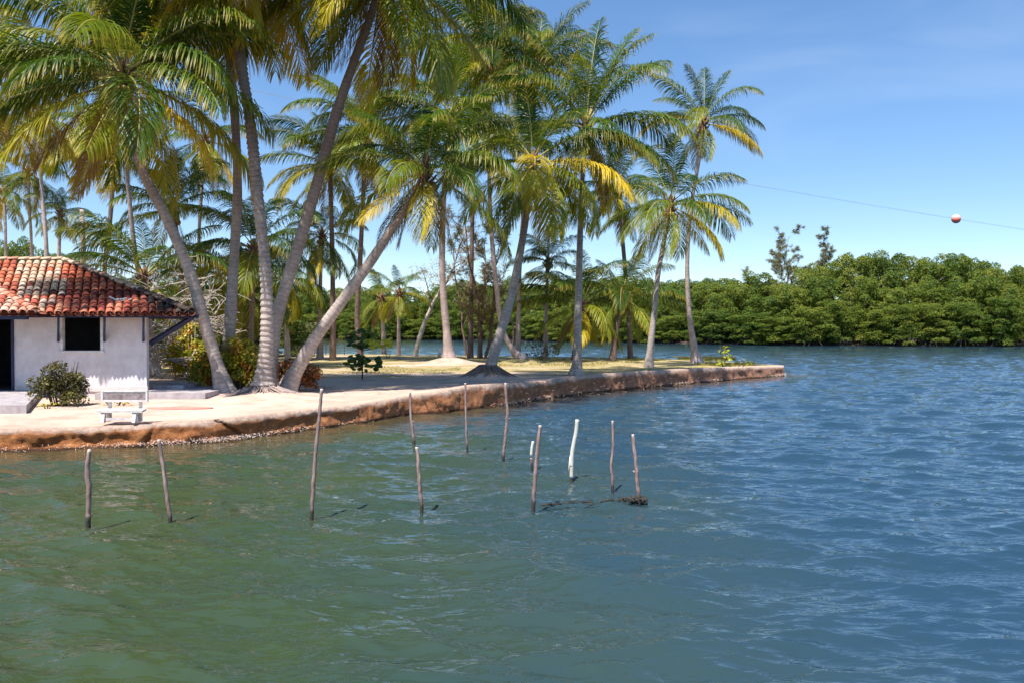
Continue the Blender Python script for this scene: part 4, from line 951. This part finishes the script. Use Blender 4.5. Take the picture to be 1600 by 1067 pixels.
# eave beams and struts
FR = Vector((-9.08, 23.6, 2.94)); FL = Vector((-23.5, 23.6, 2.94)); BR = Vector((-12.2, 31.2, 2.94)); BL = Vector((-23.5, 31.2, 2.94))
R1 = Vector((-14.75, 27.4, 4.71)); R0 = Vector((-19.5, 27.4, 4.71))
bm_ = MB(); bm_.box((-23.4, 23.66, 2.80), (FR.x - .12, 23.76, 2.90)); hm(bm_, 'eave_beam', M['blue'])
bm_ = MB(); bm_.hexa([(FR.x - .22, 23.78, 2.80), (FR.x - .12, 23.78, 2.80), (BR.x - .12, 31.1, 2.80), (BR.x - .22, 31.1, 2.80)], [(FR.x - .22, 23.78, 2.90), (FR.x - .12, 23.78, 2.90), (BR.x - .12, 31.1, 2.90), (BR.x - .22, 31.1, 2.90)]); hm(bm_, 'eave_beam', M['blue'])
for px in (91, 163, 224):
    x = hx(px, WY); x2 = hx(px, 23.75); q = MB(); q.hexa([(x - .035, WY - .005, 2.10), (x + .035, WY - .005, 2.10), (x + .035, WY - .005, 2.24), (x - .035, WY - .005, 2.24)], [(x2 - .035, 23.77, 2.68), (x2 + .035, 23.77, 2.68), (x2 + .035, 23.77, 2.80), (x2 - .035, 23.77, 2.80)])
    hm(q, 'eave_strut', M['blue'])
q = MB(); q.tube([(XR - .02, WY + .3, 2.05), (XR + 1.35, WY + .0, 2.82)], [.085, .085], 4, 0, True); q.box((XR + .02, WY + .25, 2.80), (FR.x - .24, WY + .37, 2.90)); hm(q, 'eave_strut', M['blue'])
# roof boards under the tiles
def prof_z(p):                                          # small step in the front slope
    return 0
rf = MB()
e = Vector((0, 0, -.05))
rf.add([FL + e, FR + e, R1 + e, R0 + e], [(0, 1, 2, 3)]); rf.add([FR + e, BR + e, R1 + e], [(0, 1, 2)]); rf.add([BR + e, BL + e, R0 + e, R1 + e], [(0, 1, 2, 3)]); rf.add([BL + e, FL + e, R0 + e], [(0, 1, 2)])
e2 = Vector((0, 0, -.10)); rf.add([FL + e2, FR + e2, R1 + e2, R0 + e2], [(3, 2, 1, 0)]); rf.add([FR + e2, BR + e2, R1 + e2], [(2, 1, 0)]); rf.add([BR + e2, BL + e2, R0 + e2, R1 + e2], [(3, 2, 1, 0)])
roof = hm(rf, 'roof', M['tile_fixed'])
def tile_mesh(name, mat, L=.44, r0=.105, r1=.085, n=6, up=True):
    mb = MB(); vs = []
    for (y, rr) in ((0, r0), (L, r1)):
        for q_ in (rr, rr - .016):
            for k in range(n + 1):
                a = math.pi * k / n; vs.append((-math.cos(a) * q_, y, (math.sin(a) * q_ * .85) * (1 if up else -1)))
    m_ = n + 1; fs = []
    for k in range(n):
        fs += [(k, k + 1, 2 * m_ + k + 1, 2 * m_ + k), (m_ + k + 1, m_ + k, 3 * m_ + k, 3 * m_ + k + 1), (k + 1, k, m_ + k, m_ + k + 1)]
    fs += [(0, 2 * m_, 3 * m_, m_), (n, m_ + n, 3 * m_ + n, 2 * m_ + n)]
    mb.add(vs, fs); return mb
TILE = tile_mesh('tile', 0).mesh('tile', M['tile'], True)
tr = random.Random(21)
def tile_col(px, t):
    x = tr.random()
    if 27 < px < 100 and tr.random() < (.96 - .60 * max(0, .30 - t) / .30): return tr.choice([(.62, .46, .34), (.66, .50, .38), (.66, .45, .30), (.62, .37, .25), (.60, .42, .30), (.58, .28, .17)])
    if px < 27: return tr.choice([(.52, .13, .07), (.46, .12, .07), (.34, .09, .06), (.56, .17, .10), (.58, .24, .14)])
    if px > 232: return tr.choice([(.10, .05, .04), (.07, .05, .045), (.22, .07, .05), (.05, .04, .035)])  # palm shade over the right roof end put into the tile colours
    if .28 < t < .36: return tr.choice([(.22, .05, .035), (.16, .045, .035), (.34, .08, .05)])  # shadow at the slope step painted as a row of dark tiles
    if t < .28: return tr.choice([(.46, .10, .065), (.52, .14, .085), (.38, .085, .06), (.54, .20, .12), (.34, .085, .055), (.50, .16, .10)])
    return tr.choice([(.58, .15, .075), (.60, .17, .09), (.54, .13, .07), (.62, .22, .12), (.48, .12, .07), (.34, .10, .06)])
sl = Vector((-1.75, 3.8, 1.77)); SLEN = sl.length; ud = sl.normalized(); pitch_ = math.atan2(sl.z, math.hypot(sl.x, sl.y)); SKEW = math.atan2(1.75, 3.8)
ntile = 0; extra = MB(); reds = MB(); pans = MB(); pan1 = tile_mesh('pan', 0, up=False); capm = tile_mesh('cap', 0)
def place(mb, src, org, rotx, rz=0.0, sc=1.0):
    c1, s1 = math.cos(rotx), math.sin(rotx); c2, s2 = math.cos(rz), math.sin(rz)
    vs = []
    for (x, y, z) in src.v:
        x *= sc; y *= sc; z *= sc; y, z = y * c1 - z * s1, y * s1 + z * c1; x, y = x * c2 - y * s2, x * s2 + y * c2; vs.append((x + org[0], y + org[1], z + org[2]))
    mb.add(vs, src.f)
cw = .245; rh = .34
ncol = int((FR.x + 20.5) / cw)
for c_ in range(ncol):
    x = FR.x - .12 - c_ * cw
    lim = min(1.0, (FR.x - x) / (FR.x - R1.x - 1.75)) * SLEN
    jx = tr.uniform(-.012, .012)
    for rw in range(13):
        s_ = rw * rh - .06
        if s_ > lim - .12: break
        lift = .03 if s_ < SLEN * .31 else .055
        o_ = Vector((x + jx + tr.uniform(-.008, .008), FR.y, FR.z)) + ud * (s_ + tr.uniform(-.02, .02)) + Vector((0, 0, lift - .04))
        px = 800 + F * o_.x / o_.y
        if x > -15.6 and ntile < 300:
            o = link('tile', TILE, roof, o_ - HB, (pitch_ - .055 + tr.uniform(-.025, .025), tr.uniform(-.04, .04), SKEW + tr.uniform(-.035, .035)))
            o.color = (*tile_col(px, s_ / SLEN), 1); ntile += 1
        else: place(reds, capm, o_, pitch_ - .05, SKEW)
        place(pans, pan1, (o_.x + cw / 2, o_.y, o_.z + .015), pitch_ - .05, SKEW)
hm(reds, 'far_tiles', M['tile_fixed'], roof, True)['kind'] = 'stuff'
hm(pans, 'pan_tiles', M['tile_fixed'], roof, True)['kind'] = 'stuff'
# right slope tiles, moss and palm shade both in their dark colour
ed = (BR - FR); EL = ed.length; exy = ed.normalized(); rzr = math.atan2(exy.y, exy.x) - 0
ins = Vector((-exy.y, exy.x, 0)); dd_ = (R1 - FR); s0 = dd_.dot(exy); up_ = dd_ - exy * s0; UL = up_.length; un = up_.normalized(); rx_ = math.asin(un.z)
for c_ in range(int(EL / cw)):
    d_ = (c_ + .5) * cw; lim = UL * (d_ / s0 if d_ < s0 else (EL - d_) / (EL - s0))
    for rw in range(20):
        s_ = rw * rh - .05
        if s_ > lim - .1: break
        place(extra, capm, FR + exy * d_ + un * s_ + Vector((0, 0, -.0)), rx_ - .05, rzr)
hm(extra, 'right_slope_tiles', M['mossy_shaded'], roof, True)['kind'] = 'stuff'
def ridge_run(a, b, col=None, big=1.15):
    d = b - a; n = int(d.length / .36); rz_ = math.atan2(-d.x, d.y); rx = math.atan2(d.z, math.hypot(d.x, d.y))
    for i in range(n):
        p_ = a + d * (i / n) + Vector((0, 0, .05))
        o = link('ridge_tile', TILE, roof, p_ - HB, (rx - .04, tr.uniform(-.05, .05), rz_ + tr.uniform(-.04, .04))); o.scale = (big, 1.02, big)
        px = 800 + F * p_.x / p_.y
        o.color = (*(col or (tr.choice([(.10, .07, .055), (.16, .10, .08), (.06, .05, .045)]) if px > 225 else tr.choice([(.62, .40, .26), (.66, .46, .32), (.58, .30, .20), (.64, .48, .34)]))), 1)  # ridge tiles at the right end darkened for the palm shade too
ridge_run(FR, R1); ridge_run(R1, R0 + Vector((1.5, 0, 0)))
# broken white scrap lying on the tiles
sc_ = MB(); c0 = at(193, 470, 24.6)
for (dx0, dz0, dx1, dz1) in ((-.30, .10, .0, -.04), (-.02, -.04, .34, .03), (-.16, .0, .2, .06)):
    sc_.tube([c0 + Vector((dx0, -.25, dz0)), c0 + Vector((dx1, -.22, dz1))], [.030, .022], 4)
tag(sc_.build('broken_board', M['white_paint']), 'broken white board lying on the lower tiles of the roof', 'debris')

# porch roof at the left edge, with its own hip
pc = Vector((hx(56, 22.9), 22.9, 2.93)); ph = at(0, 462, 24.6)
PR = Vector((pc.x - 2.6, 25.2, 3.75)); 
pr = MB(); PL = Vector((-20.5, 22.9, 2.93)); PB = Vector((pc.x, 23.9, 2.98)); PT0 = Vector((-20.5, 25.2, 3.75))
for z_, fl2 in ((-.04, 0), (-.09, 1)):
    e = Vector((0, 0, z_)); fs = [(0, 1, 2, 3)] if not fl2 else [(3, 2, 1, 0)]
    pr.add([PL + e, pc + e, PR + e, PT0 + e], fs); pr.add([pc + e, Vector((pc.x, 25.2, 2.93)) + e, PR + e], [(0, 1, 2)] if not fl2 else [(2, 1, 0)])
proof = hm(pr, 'porch_roof', M['tile_fixed'])
PT = tile_mesh('tile', 0, .5, .12, .10).mesh('tile', M['tile'], True)
psl = PR - Vector((PR.x + 1.0, pc.y, pc.z)); pu = psl.normalized(); pp_ = math.atan2(psl.z, math.hypot(psl.x, psl.y))
for c_ in range(17):
    x = pc.x - .12 - c_ * .25; lim = min(1, (pc.x - x) / 1.6) * psl.length
    for rw in range(6):
        s_ = rw * .38 - .07
        if s_ > lim - .1: break
        o = link('tile', PT, proof, Vector((x, pc.y, pc.z + .01)) + pu * s_ - HB, (pp_ - .06 + tr.uniform(-.04, .04), tr.uniform(-.06, .06), .41 + tr.uniform(-.06, .06)))
        o.color = (*tr.choice([(.56, .16, .09), (.62, .30, .20), (.66, .48, .38), (.50, .13, .08), (.64, .40, .30)]), 1)
d = PR - pc; n = 9
for i in range(n):
    o = link('ridge_tile', PT, proof, pc + d * (i / n) + Vector((0, 0, .04)) - HB, (math.atan2(d.z, math.hypot(d.x, d.y)) - .04, 0, math.atan2(-d.x, d.y))); o.scale = (1.1, 1, 1.1)
    o.color = (*tr.choice([(.58, .18, .11), (.60, .26, .17), (.64, .34, .24)]), 1)
pb = MB(); pb.box((-20.4, 22.98, 2.74), (pc.x - .30, 23.10, 2.84)); hm(pb, 'porch_beam', M['blue'])
# slabs
sb = MB(); sx1 = hx(322, 23.4); sb.box((hx(150, 23.4), 23.3, .3), (sx1, WY - .001 + .0, .695)); sb.box((XR + .002, WY - .0005, .3), (sx1 - .25, 27.5, .695)); hm(sb, 'patio_slab', M['slab'])
st_ = MB(); st_.box((hx(262, 26), 24.9, .695), (hx(308, 26), 25.9, .80)); hm(st_, 'step', M['slab'])
ps = MB(); a_, b_ = hx(40, 19.6), hx(62, WY - .05); ps.hexa([(-20.5, 19.6, .3), (a_, 19.6, .3), (b_, WY - .04, .3), (-20.5, WY - .04, .3)], [(-20.5, 19.6, .692), (a_, 19.6, .692), (b_, WY - .04, .692), (-20.5, WY - .04, .692)]); hm(ps, 'porch_slab', M['slab'])
rp = MB(); c0 = gnd(280, 638, .5)
rp.add([(c0.x + .82 * math.cos(a) * (1 + .06 * math.sin(3 * a)), c0.y + .30 * math.sin(a), .527) for a in [k * math.pi / 12 for k in range(24)]] + [(c0.x + .82 * math.cos(a) * (1 + .06 * math.sin(3 * a)), c0.y + .30 * math.sin(a), .42) for a in [k * math.pi / 12 for k in range(24)]],
       [tuple(range(24))] + [(k, 24 + k, 24 + (k + 1) % 24, (k + 1) % 24) for k in range(24)])
tag(rp.build('cement_pad', M['red_pad']), 'flat faded red cement patch in the sand right of the bench', 'cement patch')

# ------------------------------------------------------------------ the bench
def bench():
    b = gnd(183, 660, .5); s_ = b.y / F; root = empty('bench', (b.x, b.y, .5), 'white concrete bench with worn grey back panel facing the water', 'bench')
    X = lambda px: (px - 183) * s_
    W0, W1 = X(147), X(221); z = lambda py: (660 - py) * s_
    zb0, zb1, zs = z(627) - .03, z(611), z(641)
    m = MB(); m.box((W0, .30, zb0), (W1, .36, zb0 + .04)); m.box((W0, .30, zb1 - .035), (W1, .36, zb1)); m.box((W0, .30, zb0 + .04), (W0 + .04, .36, zb1 - .035)); m.box((W1 - .04, .30, zb0 + .04), (W1, .36, zb1 - .035)); bk_ = m.build('backrest', M['bench'], root)
    m = MB(); m.box((W0 + .04, .31, zb0 + .04), (W1 - .04, .345, zb1 - .035)); m.build('panel', M['bench_worn'], bk_)
    for x in (X(158), X(207)):
        m = MB(); m.box((x - .03, .37, 0), (x + .03, .42, zb0 + .12)); m.build('back_post', M['bench'], root)
    m = MB()
    m.hexa([(X(149), .0, zs - .045), (X(222), .0, zs - .045), (X(218), .34, zs - .03), (X(152), .34, zs - .03)], [(X(149), .0, zs), (X(222), .0, zs), (X(218), .34, zs + .015), (X(152), .34, zs + .015)]); m.build('seat', M['bench'], root)
    for x in (X(160), X(209)):
        m = MB(); m.hexa([(x - .035, -.02, 0), (x + .035, -.02, 0), (x + .035, .10, 0), (x - .035, .10, 0)], [(x - .045, .02, zs - .046), (x + .045, .02, zs - .046), (x + .045, .10, zs - .046), (x - .045, .10, zs - .046)])
        m.build('leg', M['bench'], root)
        m = MB(); m.box((x - .03, .26, 0), (x + .03, .33, zs - .035)); m.build('leg', M['bench'], root)
    m = MB(); m.box((X(160) + .036, .03, .045), (X(209) - .036, .08, .10)); m.build('stretcher', M['bench'], root)
bench()

# ------------------------------------------------------------------ posts in the water
POSTS = [
 (138, 824, [(138,800,11),(139,760,11),(137,745,12),(137,722,10),(140,702,8)], 'short kinked grey post alone at the far left of the water', 'post'),
 (266, 819, [(263,790,9),(256,735,8.5),(248,686,8)], 'left leaning straight post, second from the left', 'post'),
 (487, 810, [(489,770,9),(494,700,8),(500,640,7.5),(503,607,6.5)], 'tallest slim post standing under the sharply leaning palm', 'post'),
 (647, 697, [(645,672,7),(642,650,6),(641,612,5)], 'thin crooked post near the bank, just behind a nearer leaning one', 'post'),
 (659, 801, [(656,760,8.5),(653,715,8),(651,698,7)], 'nearer post with cut pale top in front of the thin crooked one', 'post'),
 (730, 706, [(729,680,5),(728,640,5),(727,598,4.5)], 'thinnest straight stick before the dark mound palm', 'post'),
 (786, 721, [(789,690,7),(793,645,6.5),(791,625,6.5),(790,598,6)], 'slim knobbly post with a bend, right of the thinnest stick', 'post'),
 (831, 733, [(830,715,5)], 'short stick carrying a pale tube end beside the dark leaning post', 'post'),
 (833, 797, [(836,750,9),(840,700,8.5),(844,664,7.5)], 'dark post leaning right at the left end of the floating net', 'post'),
 (893, 752, [(893,725,9)], 'stick sleeved in a bent white pipe', 'post'),
 (957, 770, [(957,745,6.5),(955,725,6.5),(958,695,6),(957,657,5.5)], 'slim wavy reddish post between the white pipe and the net end', 'post'),
 (998, 787, [(996,755,8.5),(993,715,8),(990,697,8.5),(989,678,6)], 'dark post leaning left with black net heaped on its foot', 'post'),
]
pg = 'mooring posts standing in the water'
for bi, (bx, by, pts, lab, mt) in enumerate(POSTS):
    b = gnd(bx, by - 2); r = random.Random(bi)
    P = [Vector((0, 0, -.9)), Vector((0, 0, 0))] + [at(x, y, b.y) - b for x, y, _ in pts]; W = [pts[0][2]] * 2 + [w_ for *_, w_ in pts]
    R = [w_ * .70 / 2 / F * b.y for w_ in W]
    pp_, rr_ = spline(P, R, .035); rr_ = [x * (1 + .10 * math.sin(i * 1.3 + bi) * math.sin(i * .37) + r.uniform(-.05, .05)) for i, x in enumerate(rr_)]
    pp_ = [p + Vector((r.uniform(-.003, .003), r.uniform(-.003, .003), 0)) for p in pp_]
    mb = MB(); mb.tube(pp_, rr_, 9, 0, True)
    if bi in (3, 6, 11): # knot
        k = int(len(pp_) * .7); mb.tube([pp_[k], pp_[k] + Vector((.045 if bi != 11 else -.05, -.01, .03))], [rr_[k] * .7, rr_[k] * .4], 6)
    if bi in (7, 9):
        root = empty('water_post', b, lab, 'post', pg); mb.build('stick', M['post'], root, smooth=True)
        pv = [(830, 712, 6.5), (831, 700, 7), (833, 689, 6)] if bi == 7 else [(893, 746, 10), (893, 728, 10), (894, 708, 10), (897, 690, 9.5), (900, 675, 9.5), (902, 655, 9)]
        P = [at(x, y, b.y) - b for x, y, _ in pv]; a_, c_ = spline(P, [w_ / 2 / F * b.y * .68 for *_, w_ in pv], .04)
        mb = MB(); mb.tube(a_, c_, 9, 0, True)
        if bi == 9: mb.tube([a_[2] + Vector((-.05, -.02, -.02)), a_[8] + Vector((-.03, -.02, 0))], [.018, .012], 5)
        mb.build('pipe', M['pale_post'], root, smooth=True)
    else:
        tag(mb.build('water_post', M['post'], loc=b, smooth=True), lab, 'post', pg)
# black net and weed between the posts
nt = MB(); r = random.Random(5); a = gnd(838, 792); b = gnd(1000, 783)
for k in range(48):
    t0 = r.random() ** .8; t0 = 1 - t0 if k % 2 else t0; L = r.uniform(.06, .22); p = a.lerp(b, min(t0, .97)) + Vector((0, r.gauss(0, .03), r.uniform(.015, .045)))
    q = p + (b - a).normalized() * L + Vector((0, r.gauss(0, .03), r.uniform(-.01, .015))); nt.tube([p, (p + q) / 2 + Vector((0, 0, r.uniform(0, .02))), q], [.005, .008, .004], 5)
for k in range(32):
    c0 = gnd(995, 785) + Vector((r.gauss(0, .07), r.gauss(0, .05), 0)); c1 = c0 + Vector((r.gauss(-.05, .09), r.gauss(0, .05), r.uniform(.0, .10))); nt.tube([c0 + Vector((0, 0, -.03)), (c0 + c1) / 2 + Vector((r.gauss(0, .03), 0, .05)), c1], [.012, .014, .006], 5)
tag(nt.build('fishing_net', M['net'], smooth=True), 'black tangled net and weed floating between the two dark posts', 'net')

# ------------------------------------------------------------------ overhead wires and marker ball
def wp(px, dz=0.0): return at(px, 148 + (px - 400) * .1835, 55 + (px - 400) * .006) + Vector((0, 0, dz))
for k, (dz, dy) in enumerate(((0, 0), (.36, 1.5), (.62, 3.0))):
    A, B = wp(-300, dz) + Vector((0, dy, 0)), wp(1900, dz) + Vector((0, dy, 0)); n = 60; P = []
    for i in range(n + 1):
        t = i / n; P.append(A.lerp(B, t) + Vector((0, 0, -1.0 * 4 * t * (1 - t) + .98)))
    mb = MB(); mb.tube(P, [.0042] * (n + 1), 4)
    tag(mb.build('overhead_wire', M['wire'], smooth=True), ['lowest overhead wire, the one carrying the red marker ball', 'middle overhead wire of the three crossing the sky', 'topmost overhead wire of the three crossing the sky'][k], 'wire', 'overhead wires crossing the sky')
    if k == 0: P0 = P
best = min(P0, key=lambda p: abs(800 + F * p.x / p.y - 1493)); i = P0.index(best)
tgt = at(1493, 348, best.y); x = tgt.x
for a, b in zip(P0[:-1], P0[1:]):
    if a.x <= x <= b.x: ctr = a.lerp(b, (x - a.x) / (b.x - a.x))
bm = MB(); n = 16; rows = []
for i in range(n // 2 + 1):
    ph = math.pi * i / (n // 2); rows += [(.33 * math.sin(ph) * math.cos(2 * math.pi * k / n) + 0, .33 * math.sin(ph) * math.sin(2 * math.pi * k / n), -.33 * math.cos(ph)) for k in range(n)]
bm.add(rows, [(i * n + k, i * n + (k + 1) % n, (i + 1) * n + (k + 1) % n, (i + 1) * n + k) for i in range(n // 2) for k in range(n)])
tag(bm.build('marker_ball', M['ball'], loc=ctr, smooth=True), 'red and white aerial marker ball hanging on the lowest wire', 'marker ball')

# ------------------------------------------------------------------ small things in the grove
def railing():
    b = gpY(505, 63); root = empty('railing', b, 'low thin blue grey railing at the back shore between the slanting trunks', 'railing')
    for x in (-2.6, -1.2, .2, 1.6, 3.0):
        m = MB(); m.tube([(x, 0, -.1), (x, 0, .95)], [.035, .03], 5); m.build('rail_post', M['bark_dark'], root)
    for z in (.5, .9):
        m = MB(); m.tube([(-2.8, 0, z), (.2, 0, z + .03), (3.1, 0, z - .02)], [.022] * 3, 5); m.build('rail', M['bark_dark'], root)
railing()
pt = MB(); b = gpY(463, 60); pt.box((-.45, -.3, -.1), (.45, .3, .75)); pt.box((-.5, -.35, .752), (.5, .35, .82)); tag(pt.build('stone_block', M['slab'], loc=b), 'squat masonry block in front of the railing by the back shore', 'block')
pt = MB(); pt.tube([(0, 0, -.1), (.02, 0, .3), (.05, 0, .62)], [.13, .11, .08], 7); tag(pt.build('white_stake', M['white_paint'], loc=gpY(686, 57), smooth=True), 'short white stake left of the slim pinkish palm', 'stake')
def stone(px, Y, r0, lab, mt, sq=.8, name='white_stone'):
    rng = np.random.default_rng(int(px)); mb = MB(); n = 10; vs = []
    for i in range(7):
        ph = math.pi * i / 6
        for k in range(n):
            a = 2 * math.pi * k / n; q = r0 * (1 + .12 * math.sin(3 * a + i) + .06 * rng.standard_normal()); vs.append((q * math.sin(ph) * math.cos(a), q * math.sin(ph) * math.sin(a), -r0 * sq * math.cos(ph)))
    mb.add(vs, [(i * n + k, i * n + (k + 1) % n, (i + 1) * n + (k + 1) % n, (i + 1) * n + k) for i in range(6) for k in range(n)])
    b = gpY(px, Y); tag(mb.build(name, M[mt], loc=b + Vector((0, 0, r0 * sq * .6)), smooth=True), lab, 'stone')
stone(236, 34, .36, 'white painted stone beside the thick trunk past the house corner', 'white_paint', 1.0)
print('palms', len(PALMS), 'tiles', ntile, 'frond meshes', len(LIB), 'objects', len(bpy.data.objects))
